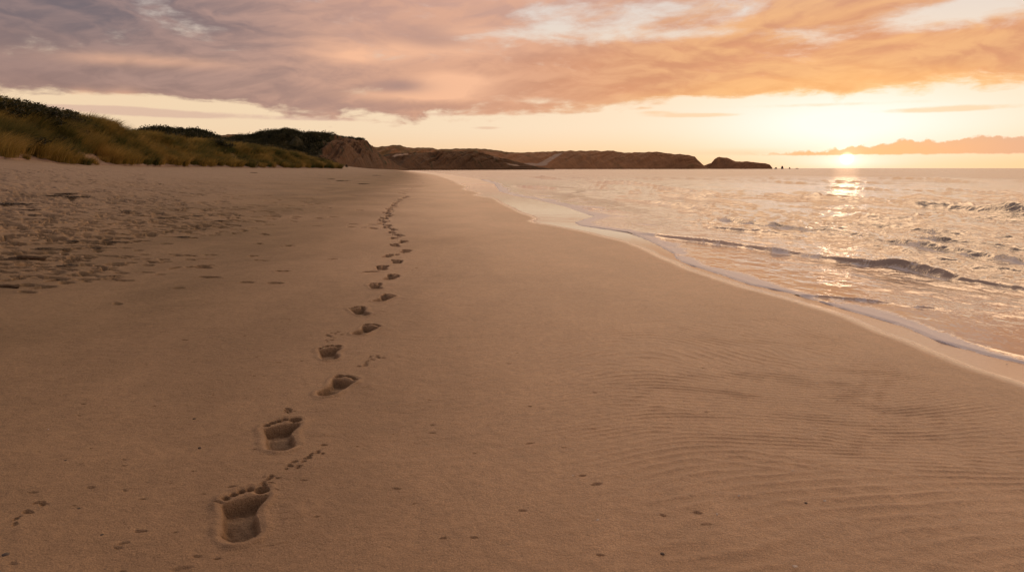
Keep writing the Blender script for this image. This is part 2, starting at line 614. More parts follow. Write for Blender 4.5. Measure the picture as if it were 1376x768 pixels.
    while n < 2300:
        px, py = rng.uniform(-60, 520), 226 + rng.beta(1.1, 2.4) * 190
        lim_x = 440 - (py - 226) * 2.0 + 60 * math.sin(py * .09)
        if px > lim_x - 40 and rng.random() > 0.55 * math.exp(-(px - lim_x + 40) / 85):
            continue
        cx, cy = on_sand(px, py)
        if cy > 90 or cx < np.interp(cy, TY, TX) + 0.5:
            n += 1
            continue
        g = 1 + cy * 0.010
        sz = min(1.0, .45 + .045 * cy)
        pit(cx, cy, rng.uniform(.05, .13) * g * sz, rng.uniform(.035, .07) * g * sz, rng.normal(0, .5), rng.uniform(.02, .075) * g * sz, 0.10, .35 + .65 * rng.random())
        n += 1
    # far scuffs right of the trampled zone
    for k in range(70):
        px, py = rng.uniform(330, 500), rng.uniform(232, 285)
        if px > 520 - (py - 232) * 2.4:
            continue
        cx, cy = on_sand(px, py)
        pit(cx, cy, rng.uniform(.07, .16), rng.uniform(.05, .10), rng.uniform(0, 3.1), rng.uniform(.02, .05), .1, rng.random())
    # small holes in the foreground sand
    for k in range(150):
        px, py = rng.uniform(0, 960), rng.uniform(400, 768)
        if px > 420 and rng.random() < 0.45:
            continue
        cx, cy = on_sand(px, py)
        r = rng.uniform(.003, .0075) * (1 if rng.random() < .85 else 1.6)
        pit(cx, cy, r * rng.uniform(1.2, 2.4), r * .8, rng.uniform(-.5, .5), rng.uniform(.003, .007), .0, .35)
    # little animal tracks beside the prints
    for pts in ([(352, 652), (375, 636), (398, 626), (425, 606), (442, 597)], [(385, 552), (388, 548)], [(485, 492), (497, 482), (512, 478)],
                [(437, 460), (446, 452), (455, 445)], [(530, 345), (546, 341)], [(545, 366), (560, 361)], [(15, 706), (80, 660)]):
        pts = np.array(pts, float)
        for k in range(len(pts) * 5):
            f = rng.uniform(0, len(pts) - 1)
            i = min(int(f), len(pts) - 2)
            p = pts[i] + (pts[i + 1] - pts[i]) * (f - i) + rng.normal(0, (3.5, 1.8))
            cx, cy = on_sand(*p)
            r = rng.uniform(.004, .009) * (cy / 2.6) ** .5
            pit(cx, cy, r * 1.5, r, rng.uniform(0, 3), .008, .1, .8)
    # drag lines
    for pts, dep in (([(596, 640), (622, 668), (640, 705), (658, 766)], .0005), ([(430, 562), (462, 584), (498, 602)], .0006),
                     ([(60, 560), (180, 570), (300, 590)], .0005), ([(480, 470), (560, 490), (700, 500)], .0006),
                     ([(348, 735), (385, 728), (400, 718)], .0015), ([(840, 478), (930, 490), (1010, 497)], .0008)):
        w = np.array([on_sand(*p) for p in pts])
        for i in range(len(w) - 1):
            a, b = w[i], w[i + 1]
            L = np.hypot(*(b - a))
            sl = block((a[0] + b[0]) / 2, (a[1] + b[1]) / 2, L * 0.55 + .03)
            x, yv = X[sl], Y[sl]
            f = np.clip(((x - a[0]) * (b[0] - a[0]) + (yv - a[1]) * (b[1] - a[1])) / L ** 2, 0, 1)
            dd = np.hypot(x - a[0] - f * (b[0] - a[0]), yv - a[1] - f * (b[1] - a[1])) + .004 * perlin(x * 30, yv * 30, 3)
            Z[sl] += -dep * np.exp(-(dd / .0045) ** 2) + dep * .5 * np.exp(-((dd - .010) / .005) ** 2)

    fid = np.zeros((nr, nc), np.int16)
    tid = np.zeros((nr, nc), np.int8)
    for k, (cx, cy, ang, L, m) in enumerate(prints):
        sl = block(cx, cy, L * 1.1)
        x, yv = X[sl] - cx, Y[sl] - cy
        ca, sa = math.cos(ang), math.sin(ang)
        v = (x * ca + yv * sa) / L + 0.5
        Lw = min(L, 0.31 + 0.010 * max(cy - 9, 0))
        u = (x * sa - yv * ca) / Lw * m * 1.17
        jx = 0.015 * fbm(X[sl] * 26, Y[sl] * 26, 2, 60)
        sd, td, ti = foot_field(u + jx, v + jx * 0.7)
        d0 = 0.036 if k < 8 else (0.058 if k < 24 else 0.085)
        e = 0.042
        wall = sstep(-0.008, e, sd)
        dep = d0 * (1.0 - 0.40 * np.exp(-((v - 0.50) / 0.13) ** 2) - 0.15 * np.exp(-((v - .60) / .035) ** 2) * (k != 3))
        tl_ = np.random.default_rng(900 + k).uniform(-.5, .5) * (k > 0)
        dep = dep * (1 + tl_ * (v - 0.5)) * (1 + 0.16 * fbm(x * 34, yv * 34, 2, 63))
        pr = np.maximum(wall * dep, sstep(-0.002, 0.016, td) * d0 * 1.25)
        inside = np.maximum(sd, td)
        rim = 0.0055 * np.exp(-((inside + 0.055) / 0.045) ** 2) * (inside < 0.0) * (1.0 if k < 8 else 0.35) * (1 + 0.9 * fbm(x * 14, yv * 14, 2, 66))
        base = Z[sl]
        floor = np.median(base) * 0.55 + base * 0.45
        Z[sl] = np.where(inside > -0.01, floor, base) - pr + rim
        # a low heave of pushed sand to the right of each print
        hv = np.exp(-(((x - 0.13) / 0.045) ** 2 + ((yv - 0.02) / 0.10) ** 2)) * (1 + fbm(x * 18, yv * 18, 2, 68))
        Z[sl] += (0.004 if k < 8 else 0.002) * hv * (inside < -0.02)
        hollow_shade[sl] = np.maximum(hollow_shade[sl], sstep(-0.01, 0.03, inside))
        ins = inside > 0.0
        fid[sl] = np.where(ins, k + 1, fid[sl])
        tid[sl] = np.where(ins & (td > sd), ti, np.where(ins, 0, tid[sl]))

    # sheet normals from the whole surface, so the pieces meet without a seam
    Pv = np.stack([X, Y, Z], -1)
    du = np.gradient(Pv, axis=1)
    dv = np.gradient(Pv, axis=0)
    N = np.cross(du, dv)
    N /= np.maximum(np.linalg.norm(N, axis=-1, keepdims=True), 1e-12)
    N[N[..., 2] < 0] *= -1
    q = grid_quads(nr, nc)
    V_ = Pv.reshape(-1, 3)
    Nn = N.reshape(-1, 3)
    wetf, dampf, rf, uf = wet.ravel(), damp.ravel(), rough.ravel(), sstep(8, 50, Y).ravel()
    pf = hollow_shade.ravel()
    keep = ((Es(V_[:, 1]) - V_[:, 0])[q] > -3.2).any(1) & (np.ptp(V_[q][:, :, 0], axis=1) > 1e-6)
    q = q[keep]
    fv = fid.ravel()[q]
    tv = tid.ravel()[q]
    mx = fv.max(1)
    own = np.where((fv == mx[:, None]).sum(1) >= np.where(mx > 30, 2, 3), mx, 0)
    mt = tv.max(1)
    town = np.where((tv == mt[:, None]).sum(1) >= 3, mt, 0)

    def piece(name, faces, mat, parent=None, origin=(0, 0, 0)):
        ids, inv = np.unique(faces, return_inverse=True)
        me = mesh_np(name, V_[ids] - np.array(origin), inv.reshape(-1, 4),
                     attrs={'wet': wetf[ids], 'damp': dampf[ids], 'loose': rf[ids], 'ruffled': uf[ids], 'hollow_shade': pf[ids]}, normals=Nn[ids])
        return link(name, me, mat, parent, None if parent is not None else origin)
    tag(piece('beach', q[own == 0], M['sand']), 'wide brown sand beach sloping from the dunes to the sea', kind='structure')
    dist_words = [
        'clear bare footprint nearest the camera, all five toes and heel deep and dark',
        'second bare footprint from the camera, smaller toes in a neat arc, alone on smooth sand',
        'third bare footprint from the camera, turned to the right with heel hole apart from toes',
        'fourth bare footprint from the camera, short print with round toe holes along its top',
        'fifth bare footprint from the camera, two dark hollows slanting up to the right',
        'sixth bare footprint from the camera, toes leaning left above a small heel hollow',
        'seventh bare footprint from the camera, slim pair of hollows slanting right',
        'eighth bare footprint from the camera, where the trail starts to bend left']
    for k, (cx, cy, ang, L, m) in enumerate(prints):
        f = q[own == k + 1]
        tt = town[own == k + 1]
        if len(f) == 0:
            continue
        org = (cx, cy, float(sand_base(np.array([cx]), np.array([cy]))[0]))
        if k < 6:
            root = link('footprint', None, loc=org)
            sole = f[tt == 0]
            cen = V_[sole].mean(1)
            heel = ((cen[:, 0] - cx) * math.cos(ang) + (cen[:, 1] - cy) * math.sin(ang)) / L + 0.5 < 0.60
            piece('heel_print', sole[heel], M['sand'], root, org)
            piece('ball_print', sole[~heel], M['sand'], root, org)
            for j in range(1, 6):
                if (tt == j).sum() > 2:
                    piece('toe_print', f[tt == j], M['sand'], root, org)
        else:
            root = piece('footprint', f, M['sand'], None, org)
        if k < 8:
            lab = dist_words[k]
        elif k < 20:
            lab = 'bare footprint in the middle stretch of the trail, a thin dark oval hollow'
        else:
            lab = 'tiny dark footprint in the far winding stretch of the trail toward the surf'
        tag(root, lab, 'footprint', 'footprints in one trail along the beach')


# ================================================================== MATERIALS
M = {}


def mat_sand():
    m, nt, b = new_mat('sand')
    p = position(nt)
    wet, damp, loose, ruff = attr(nt, 'wet'), attr(nt, 'damp'), attr(nt, 'loose'), attr(nt, 'ruffled')
    grain = noise(nt, p, 300, 3, 0.8)
    mid = noise(nt, p, 38, 4, 0.6)
    big = noise(nt, scaled(nt, p, 1.0, 0.45, 1), 0.9, 6, 0.62, 0.4)
    dry = mixc(nt, big.ss(0.35, 0.65), (0.220, 0.145, 0.074), (0.325, 0.215, 0.115))
    dry = mixc(nt, loose * 0.8, dry, (0.37, 0.265, 0.175))
    dmp = mixc(nt, big.ss(0.3, 0.7), (0.47, 0.262, 0.130), (0.56, 0.318, 0.163))
    c = mixc(nt, damp * 0.85, dry, dmp)
    c = mixc(nt, wet, c, (0.40, 0.245, 0.14))
    g = (grain - 0.5) * 2.3 * (1 - wet * 0.8) + (mid - 0.5) * 0.55 + (noise(nt, p, 9, 5, 0.65) - 0.5) * 0.40 * (1 - wet) + 1.0
    c = mixc(nt, 1.0, c, combine(nt, g, g, g), 'MULTIPLY')
    # shade inside prints and pits, painted darker into the sand colour
    c = mixc(nt, attr(nt, 'hollow_shade') * 0.55, c, mixc(nt, 1.0, c, (0.46, 0.45, 0.42), 'MULTIPLY'))
    speck = noise(nt, p, 150, 1, 0.5).ss(0.74, 0.80) * (1 - wet)
    c = mixc(nt, speck * 0.55, c, (0.07, 0.045, 0.03))
    setin(nt, b, 'Base Color', c)
    setin(nt, b, 'Roughness', (0.80 - damp * 0.33 - wet * (0.29 + sepxyz(nt, p)[1].ss(4.5, 9) * 0.11)).mx(0.06) + ruff * wet * 0.22)
    setin(nt, b, 'IOR', 1.38 + damp * 0.14 + wet * 1.7)
    setin(nt, b, 'Specular IOR Level', 0.35 + damp * 0.25)
    h = (grain * 0.6 + mid * 1.3 + noise(nt, p, 130, 3, 0.6) * 0.9)
    film = noise(nt, scaled(nt, p, 1, .5, 1), 3.0, 3, 0.5) * 14.0
    bump(nt, b, h * (1 - wet * 0.985) + film * wet * ruff, 0.9, 0.005)
    M['sand'] = m


def mat_sea():
    m, nt, b = new_mat('sea_water')
    p = position(nt)
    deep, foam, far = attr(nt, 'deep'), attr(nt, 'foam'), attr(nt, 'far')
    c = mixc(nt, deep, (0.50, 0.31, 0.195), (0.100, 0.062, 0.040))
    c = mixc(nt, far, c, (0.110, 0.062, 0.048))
    lace = noise(nt, p, 26, 5, 0.7, 0.6)
    bub = noise(nt, p, 150, 3, 0.6)
    fm = (foam * 1.5 + (lace - 0.5) * 1.6 + (bub - 0.5) * 0.5 - 0.45).ss(0.0, 0.30) * foam.ss(0.02, 0.2)
    c = mixc(nt, fm * 0.9, c, (0.78, 0.71, 0.69))
    setin(nt, b, 'Base Color', c)
    setin(nt, b, 'Roughness', 0.06 + far * 0.20 + fm * 0.5)
    setin(nt, b, 'IOR', 2.05)
    w1 = noise(nt, scaled(nt, p, 1.0, 0.62, 1), 7.0, 4, 0.55, 0.3)
    w2 = noise(nt, scaled(nt, p, 1.0, 0.7, 1), 1.3, 4, 0.55, 0.2)
    w3 = noise(nt, scaled(nt, p, 1.0, 0.7, 1), 0.22, 3, 0.5)
    h = w1 * 0.045 * (1 - far.ss(0.25, 0.9) * 0.7) + w2 * 0.06 * far.ss(0.10, 0.5) + w3 * 0.28 * far.ss(0.3, 0.9) + fm * 0.01 * bub
    bump(nt, b, h, attr(nt, 'chop'), 1.0)
    M['sea'] = m


def mat_simple(name, base, rough=0.8, var=None, scale=3.0, bstr=0.0, bdist=0.1, spec=0.3):
    m, nt, b = new_mat(name)
    p = position(nt)
    n = noise(nt, p, scale, 5, 0.6)
    setin(nt, b, 'Base Color', mixc(nt, n.ss(0.35, 0.65), base, var or base))
    setin(nt, b, 'Roughness', rough)
    setin(nt, b, 'Specular IOR Level', spec)
    if bstr:
        bump(nt, b, n, bstr, bdist)
    M[name] = m


def mat_grass(name, lo, hi, third):
    m, nt, b = new_mat(name)
    t, u = attr(nt, 'tint'), attr(nt, 'along')
    c = mixc(nt, t.ss(0.1, 0.55), lo, hi)
    c = mixc(nt, t.ss(0.7, 1.0), c, third)
    c = mixc(nt, u.ss(0.45, 1.0) * 0.45, c, third)
    setin(nt, b, 'Base Color', c)
    setin(nt, b, 'Roughness', 0.6)
    setin(nt, b, 'Specular IOR Level', 0.25)
    tr = nt.nodes.new('ShaderNodeBsdfTranslucent')
    nt.links.new(c.s, tr.inputs[0])
    mx = nt.nodes.new('ShaderNodeMixShader')
    mx.inputs[0].default_value = 0.35
    nt.links.new(b.outputs[0], mx.inputs[1])
    nt.links.new(tr.outputs[0], mx.inputs[2])
    nt.links.new(mx.outputs[0], nt.nodes['Material Output'].inputs[0])
    M[name] = m


def mat_land(name, soil, soil2, veg, veg2, pale, scale=0.15):
    """soil / scrub / pale sand, mixed by the mesh's own 'veg' and 'pale' attributes"""
    m, nt, b = new_mat(name)
    p = position(nt)
    n = noise(nt, p, scale, 6, 0.62)
    n2 = noise(nt, scaled(nt, p, 1, 1, 0.35), scale * 5, 5, 0.65)
    s = mixc(nt, (n * 0.5 + n2 * 0.5).ss(0.35, 0.65), soil, soil2)
    g = mixc(nt, n2.ss(0.35, 0.68), veg, veg2)
    v = (attr(nt, 'veg') + (n - 0.5) * 0.9 + (n2 - 0.5) * 0.5).ss(0.35, 0.62)
    c = mixc(nt, v, s, g)
    c = mixc(nt, (attr(nt, 'pale') + (n2 - 0.5) * 0.5).ss(0.35, 0.65), c, pale)
    setin(nt, b, 'Base Color', c)
    setin(nt, b, 'Roughness', 0.9)
    setin(nt, b, 'Specular IOR Level', 0.15)
    bump(nt, b, n2, 0.8, 0.25 / (scale * 5))
    M[name] = m


mat_sand()
mat_sea()
mat_grass('marram', (0.052, 0.084, 0.025), (0.31, 0.220, 0.053), (0.56, 0.39, 0.13))
mat_grass('scrub_leaf', (0.022, 0.025, 0.011), (0.045, 0.045, 0.018), (0.085, 0.070, 0.026))
mat_land('dune_sand', (0.24, 0.17, 0.122), (0.30, 0.21, 0.155), (0.10, 0.075, 0.025), (0.17, 0.115, 0.035), (0.36, 0.25, 0.18), 0.5)
mat_land('scrub_land', (0.14, 0.085, 0.042), (0.10, 0.066, 0.032), (0.020, 0.022, 0.010), (0.042, 0.038, 0.014), (0.30, 0.21, 0.15), 0.12)
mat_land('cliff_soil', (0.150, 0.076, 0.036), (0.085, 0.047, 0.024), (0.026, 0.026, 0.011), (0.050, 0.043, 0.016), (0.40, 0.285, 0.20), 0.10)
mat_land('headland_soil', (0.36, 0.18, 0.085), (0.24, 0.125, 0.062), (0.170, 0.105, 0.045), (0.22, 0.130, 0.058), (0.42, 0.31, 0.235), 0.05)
mat_simple('seaweed', (0.045, 0.030, 0.018), 0.6, (0.09, 0.058, 0.030), 30)
mat_simple('driftwood', (0.16, 0.10, 0.055), 0.85, (0.09, 0.055, 0.03), 40, 0.5, 0.01)
mat_simple('shell', (0.62, 0.52, 0.43), 0.5, (0.50, 0.38, 0.30), 200)
mat_simple('rock', (0.05, 0.036, 0.026), 0.85, (0.09, 0.06, 0.04), 0.8, 0.6, 0.3)
mat_simple('pebble', (0.09, 0.065, 0.048), 0.6, (0.14, 0.10, 0.075), 60)
mat_simple('foam', (0.80, 0.75, 0.76), 0.55, (0.55, 0.50, 0.52), 160, 0.6, 0.006, 0.4)

build_beach()


# ================================================================== SEA
CRESTS = [  # pixel points of a crest line, heights in metres along it, front width
    ([(800, 306), (850, 313.5), (900, 320), (950, 325.5), (1000, 332), (1050, 339), (1100, 346), (1150, 352.5), (1200, 359), (1230, 363.5), (1262, 370), (1300, 378), (1376, 389)],
     [.001, .010, .030, .040, .036, .042, .038, .044, .062, .070, .055, .030, .020], .05),
    ([(1032, 264), (1060, 264), (1092, 268), (1130, 269), (1175, 271.5), (1200, 272), (1240, 277.5), (1275, 280), (1300, 280), (1330, 284), (1376, 288)],
     [.04, .08, .08, .09, .09, .09, .09, .10, .09, .10, .10], .14),
    ([(940, 304), (975, 307), (1010, 310.5), (1060, 315.5), (1100, 321)], [.004, .034, .03, .02, .004], .06),
    ([(716, 263), (745, 270), (772, 278), (800, 282), (828, 284), (852, 287.5)], [.004, .012, .014, .022, .022, .004], .09),
    ([(708, 238), (730, 239.5), (762, 242)], [.05, .22, .04], .25),
    ([(690, 250), (720, 252.5), (755, 254)], [.03, .11, .03], .18),
    ([(860, 252), (890, 254), (930, 258), (962, 261)], [.02, .10, .11, .02], .15),
    ([(1060, 395), (1090, 399), (1130, 402.5), (1170, 406), (1200, 409)], [.004, .010, .013, .015, .003], .025),
    ([(1215, 412), (1240, 414), (1262, 416)], [.003, .012, .003], .03),
    ([(1060, 296), (1110, 299), (1180, 304)], [.01, .035, .01], .07),
    ([(1180, 306), (1250, 312), (1310, 318)], [.01, .035, .01], .07),
    ([(640, 231.5), (670, 233), (700, 233.5)], [.05, .2, .05], .4),
    ([(985, 243), (1020, 243.5), (1070, 246)], [.05, .14, .05], .3),
    ([(1150, 240), (1240, 243), (1330, 247)], [.04, .14, .08], .3),
    ([(1250, 256), (1310, 259), (1376, 263)], [.03, .10, .06], .2),
]

_cr = np.random.default_rng(123)
for _ in range(46):                       # more small rollers, lying along the shore further out
    y0 = math.exp(_cr.uniform(math.log(7.5), math.log(75)))
    o = math.exp(_cr.uniform(math.log(1.6), math.log(7.0))) * (0.5 + y0 / 16)
    ln = y0 * _cr.uniform(.10, .30)
    h = _cr.uniform(.012, .030) * (0.6 + y0 / 16)
    yy = np.linspace(y0 - ln, y0 + ln, 5)
    sk = _cr.uniform(-.25, .05)
    CRESTS.append(([(float(Es(v) + o + sk * (v - y0)), float(v)) for v in yy], [h * .1, h * .8, h, h * .7, h * .1], .035 + .004 * y0, True))


def build_sea():
    ys = list(np.arange(-18, 1.3, 0.35))
    y = 1.35
    while y < 9000:
        ys.append(y)
        y += min(max(y * y / (0.91 * 744) * 0.42, 0.012), 0.05 * y + 4)
    ys = np.array(ys)
    Sd = 0.80 * (np.linspace(0, 1, 940) ** 1.12)
    S = np.concatenate([Sd, 0.80 + np.cumsum(np.geomspace(0.004, 1.2, 26))])
    W = np.maximum(ys + 0.8, 2.15)
    X = Ex(ys)[:, None] - 0.004 + S[None, :] * W[:, None]
    Y = np.repeat(ys[:, None], len(S), 1)
    nr, nc = X.shape
    dy = np.gradient(ys)[:, None]
    off = X - Ex(ys)[:, None]
    offs = X - Es(Y)
    sand = sand_base(X, Y)
    lvl = 0.0
    # thin swash over the sloping sand near the edge
    film = sand + 0.0105 * sstep(0.0, 0.035, off) - 0.002
    k = 0.010
    Z = np.where(film - lvl > 6 * k, film, lvl + k * np.log1p(np.exp(np.clip((film - lvl) / k, -40, 12))))
    Z = np.where(off < 0.30, np.minimum(Z, film + 0.02 * sstep(0.05, 0.3, off)), Z)
    fade = sstep(0.02, 1.2, off) * (0.22 + 0.78 * sstep(0.5, 4.5, off))
    patch = 0.55 + 0.9 * sstep(-0.35, 0.5, fbm(X / 5.5, Y / 8.0, 2, 70))
    r = np.random.default_rng(21)
    H = np.zeros_like(Z)
    for i in range(64):
        lam = math.exp(r.uniform(math.log(0.11), math.log(6.0)))
        ang = math.pi + r.normal(0.0, 0.55) + (0.0 if lam > 1 else r.normal(0, .5))
        kx, ky = math.cos(ang) * 2 * math.pi / lam, math.sin(ang) * 2 * math.pi / lam
        slope = 0.042 if lam < .7 else (0.030 if lam < 2 else 0.018)
        amp = slope * lam / (2 * math.pi)
        lm = np.clip(lam / (2.4 * dy) - 0.4, 0, 1)
        if not lm.any():
            continue
        ph = kx * X + ky * Y + r.uniform(0, 6.3) + 0.7 * perlin(X / (lam * 3), Y / (lam * 3), 71 + i % 7)
        sw = np.sin(ph)
        sw = sw + 0.35 * (sw * sw - 0.5)
        H += amp * lm * sw * (1 if lam < 1.5 else sstep(1.0, 6.0, off))
    for lam, amp in ((14, .05), (22, .07), (35, .10)):
        ang = math.pi + r.normal(0, .25)
        lm = np.clip(lam / (2.4 * dy) - 0.4, 0, 1)
        H += amp * lm * np.sin((math.cos(ang) * X + math.sin(ang) * Y) * 2 * math.pi / lam + r.uniform(0, 6) + 2 * perlin(X / 60, Y / 60, 77)) * sstep(8, 40, off)
    Z += H * fade * patch
    foam = np.zeros_like(Z)
    for pts, hs, wf, *world in CRESTS:
        w = np.array(pts if world else [on_plane(*p) for p in pts])
        order = np.argsort(w[:, 1])
        cy, cx, hh = w[order, 1], w[order, 0], np.array(hs)[order]
        rows = np.nonzero((ys > cy[0] - wf * 3) & (ys < cy[-1] + wf * 3))[0]
        if len(rows) == 0:
            continue
        sl = slice(rows[0], rows[-1] + 1)
        yy = ys[sl]
        xc = np.interp(yy, cy, cx) + wf * 0.9 * fbm(np.log(yy) * 6, yy * 0 + 1.3, 2, 80)
        a = 1.35 * np.interp(yy, cy, hh) * np.clip((yy - cy[0]) / (wf * 3) + 1, 0, 1) * np.clip((cy[-1] - yy) / (wf * 3) + 1, 0, 1)
        a = a * (0.95 + 0.30 * fbm(np.log(yy) * 7, yy * 0 + 4.4, 2, 82))
        dxx = X[sl] - xc[:, None]
        front = np.exp(-(dxx / wf) ** 2 * 1.1)
        back = np.exp(-(dxx / (wf * 3.0)) ** 2)
        prof = np.where(dxx < 0, front, back)
        Z[sl] += np.maximum(a, 0)[:, None] * prof * (0.92 + 0.22 * fbm(X[sl] / (wf * 2.5), np.log(Y[sl]) * 9, 2, 84))
        band = np.exp(-((dxx + wf * 1.9) / (wf * 1.3)) ** 2) + 0.5 * np.exp(-((dxx + wf * .2) / (wf * 0.35)) ** 2)
        foam[sl] += band * np.clip(a / 0.05, 0, 1)[:, None] * (0.35 + 0.7 * fbm(X[sl] / (wf * 3), Y[sl] / (wf * 5), 2, 86)) * (wf < .095)
    # lace left behind by the swash
    foam += np.exp(-(off / (0.085 + .009 * Y)) ** 2) * (0.72 + 0.7 * fbm(X * 4, Y * 3, 2, 98)) * (Y < 60)
    foam += np.exp(-((off - 0.10) / 0.14) ** 2) * 0.45 * sstep(-0.1, 0.5, fbm(X * 1.2, Y * 0.9, 3, 90))
    foam += sstep(0.05, 0.5, fbm(X / 0.9, Y / 1.4, 3, 92)) * 0.42 * np.exp(-(off / 1.6)) * (Y < 40)
    # the shallow patch of foam before the far breakers
    foam += 0.35 * sstep(-0.1, 0.4, fbm(X / 1.2, Y / 2.2, 3, 94)) * sstep(10.0, 12, Y) * (1 - sstep(24, 60, Y)) * (1 - sstep(0.6, 3.0, off))
    deep = sstep(0.2, 3.2, off)
    far = sstep(8, 120, np.hypot(X, Y))
    chop = np.clip(0.12 + 0.75 * sstep(0.0, 2.6, off), 0, 1) * np.ones_like(Z)
    q = grid_quads(nr, nc)
    me = mesh_np('sea', np.stack([X, Y, Z], -1).reshape(-1, 3), q,
                 attrs={'deep': deep, 'foam': np.clip(foam, 0, 1), 'far': far, 'chop': chop})
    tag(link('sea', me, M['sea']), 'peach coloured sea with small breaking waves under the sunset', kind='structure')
    return


build_sea()


def build_foam_edge():
    """the frothy lip along the swash edge: a lumpy low bead of bubbles"""
    ys, y = [], 1.6
    while y < 15:
        ys.append(y)
        y += max(0.006, y * 0.0011)
    ys = np.array(ys)
    xe = Ex(ys) + 0.012 * fbm(ys * 2.3, ys * 0, 3, 100)
    tx = np.gradient(xe, ys)
    nrm = np.stack([np.ones_like(ys), -tx], -1)
    nrm /= np.linalg.norm(nrm, axis=1, keepdims=True)
    nrm *= np.sign(nrm[:, :1])
    prof = np.array([-1.0, -0.92, -0.7, -0.35, 0.0, 0.4, 0.8, 1.0, 1.05])
    ht = np.array([-.35, .25, .62, .92, 1.0, .78, .35, .05, -.3])
    wid = (0.0105 + 0.0005 * ys) * (0.85 + 0.7 * fbm(ys * 3.1, ys * 0 + 2, 3, 101))
    hgt = (0.0050 + 0.0001 * ys) * (0.45 + 2.0 * fbm(ys * 5.1, ys * 0 + 5, 3, 103))
    wid, hgt = np.maximum(wid, .003), np.maximum(hgt, -.001)
    P = np.zeros((len(ys), len(prof), 3))
    for j, (p, h) in enumerate(zip(prof, ht)):
        jit = 0.18 * fbm(ys * 40 + j * 3, ys * 0 + j, 2, 105)
        P[:, j, 0] = xe + nrm[:, 0] * wid * (p + jit) + 0.004
        P[:, j, 1] = ys + nrm[:, 1] * wid * (p + jit)
        P[:, j, 2] = hgt * (h + 0.5 * jit * (h > 0))
    P[..., 2] += sand_base(P[..., 0], P[..., 1])
    me = mesh_np('foam', P.reshape(-1, 3), grid_quads(len(ys), len(prof)))
    tag(link('foam', me, M['foam']), 'thin lacy foam line along the edge of the swash', kind='stuff')


build_foam_edge()


# ================================================================== DUNES, CLIFFS, HEADLANDS
class Ridge:
    def __init__(self, cols, sub, nf, nb, back, prof, amp, lam, crest_drop=0.0, seed=0, skirt=0.4, gully=0.0, backdrop=1.0):
        c = np.array(cols, float)
        px = np.arange(c[0, 0], c[-1, 0] + 1e-6, sub)
        self.px = px
        tp, td, cp, cd = (np.interp(px, c[:, 0], c[:, k]) for k in (1, 2, 3, 4))
        cp = cp + 1.0 * perlin(px / 7.0, px * 0 + seed, seed + 2) * np.clip((tp - cp) / 20, 0, 1)
        T = np.array([at_depth(a, b, d) for a, b, d in zip(px, tp, td)])
        Cc = np.array([at_depth(a, b, d) for a, b, d in zip(px, cp, cd)])
        Cc[:, 2] -= crest_drop
        self.T, self.C = T, Cc
        qs = np.concatenate([np.linspace(0, 1, nf), 1 + np.linspace(0, 1, nb)[1:]])
        rows = []
        dirv = Cc[:, :2] - T[:, :2]
        dirv /= np.maximum(np.linalg.norm(dirv, axis=1, keepdims=True), 1e-6)
        ray_ = Cc[:, :2] / np.linalg.norm(Cc[:, :2], axis=1, keepdims=True)
        hgt = np.maximum(Cc[:, 2] - T[:, 2], 0.0)
        for q in qs:
            if q <= 1:
                xy = T[:, :2] + (Cc[:, :2] - T[:, :2]) * q
                z = T[:, 2] + (Cc[:, 2] - T[:, 2]) * prof(q)
                if q == 0:
                    z = z - skirt
            else:
                f = q - 1
                xy = Cc[:, :2] + ray_ * back * f
                z = Cc[:, 2] - (hgt * backdrop + skirt) * f ** 1.6
            rows.append(np.concatenate([xy, z[:, None]], 1))
        P = np.array(rows)                                   # q, px, 3
        Q = np.repeat(qs[:, None], len(px), 1)
        PX = np.repeat(px[None, :], len(qs), 0)
        env = np.sin(np.clip(Q, 0, 1) * math.pi * 0.9) ** 0.8 * np.clip(hgt / (np.percentile(hgt, 60) + .01), 0, 1)[None, :]
        nz = fbm(P[..., 0] / lam, P[..., 1] / lam, 5, seed + 7, 0.55)
        P[..., 2] += amp * nz * env
        if gully:
            gl = np.abs(fbm((PX * P[..., 1].mean() / 1000) / (lam * .55) - 2.2 * Q + seed, Q * 0.9 + 0.3, 4, seed + 19))
            dd = np.clip(gl * 2.2, 0, 1) - 0.5
            g = gully * dd * env * (Q < 1)
            P[..., 0] += -dirv[None, :, 0] * g
            P[..., 1] += -dirv[None, :, 1] * g
            P[..., 2] += g * 0.25
        self.P, self.Q, self.PX = P, Q, PX
        self.nq = len(qs)

    def build(self, name, mat, veg, pale):
        me = mesh_np(name, self.P.reshape(-1, 3), grid_quads(*self.P.shape[:2]), attrs={'veg': veg.ravel(), 'pale': pale.ravel()})
        o = link(name, me, mat)
        return o

    def point(self, px, q):
        """surface point at fractional column and height"""
        px, q = np.asarray(px, float), np.asarray(q, float)
        qs = self.Q[:, 0]
        fi = np.interp(q, qs, np.arange(len(qs)))
        fj = np.interp(px, self.px, np.arange(len(self.px)))
        i = np.clip(fi.astype(int), 0, self.P.shape[0] - 2)
        j = np.clip(fj.astype(int), 0, self.P.shape[1] - 2)
        a, b = (fi - i)[:, None], (fj - j)[:, None]
        return ((self.P[i, j] * (1 - b) + self.P[i, j + 1] * b) * (1 - a) + (self.P[i + 1, j] * (1 - b) + self.P[i + 1, j + 1] * b) * a)


def s_curve(q): return 0.35 * q + 0.65 * (3 * q * q - 2 * q ** 3)
def bluff(q): return 1 - (1 - q) ** 1.7


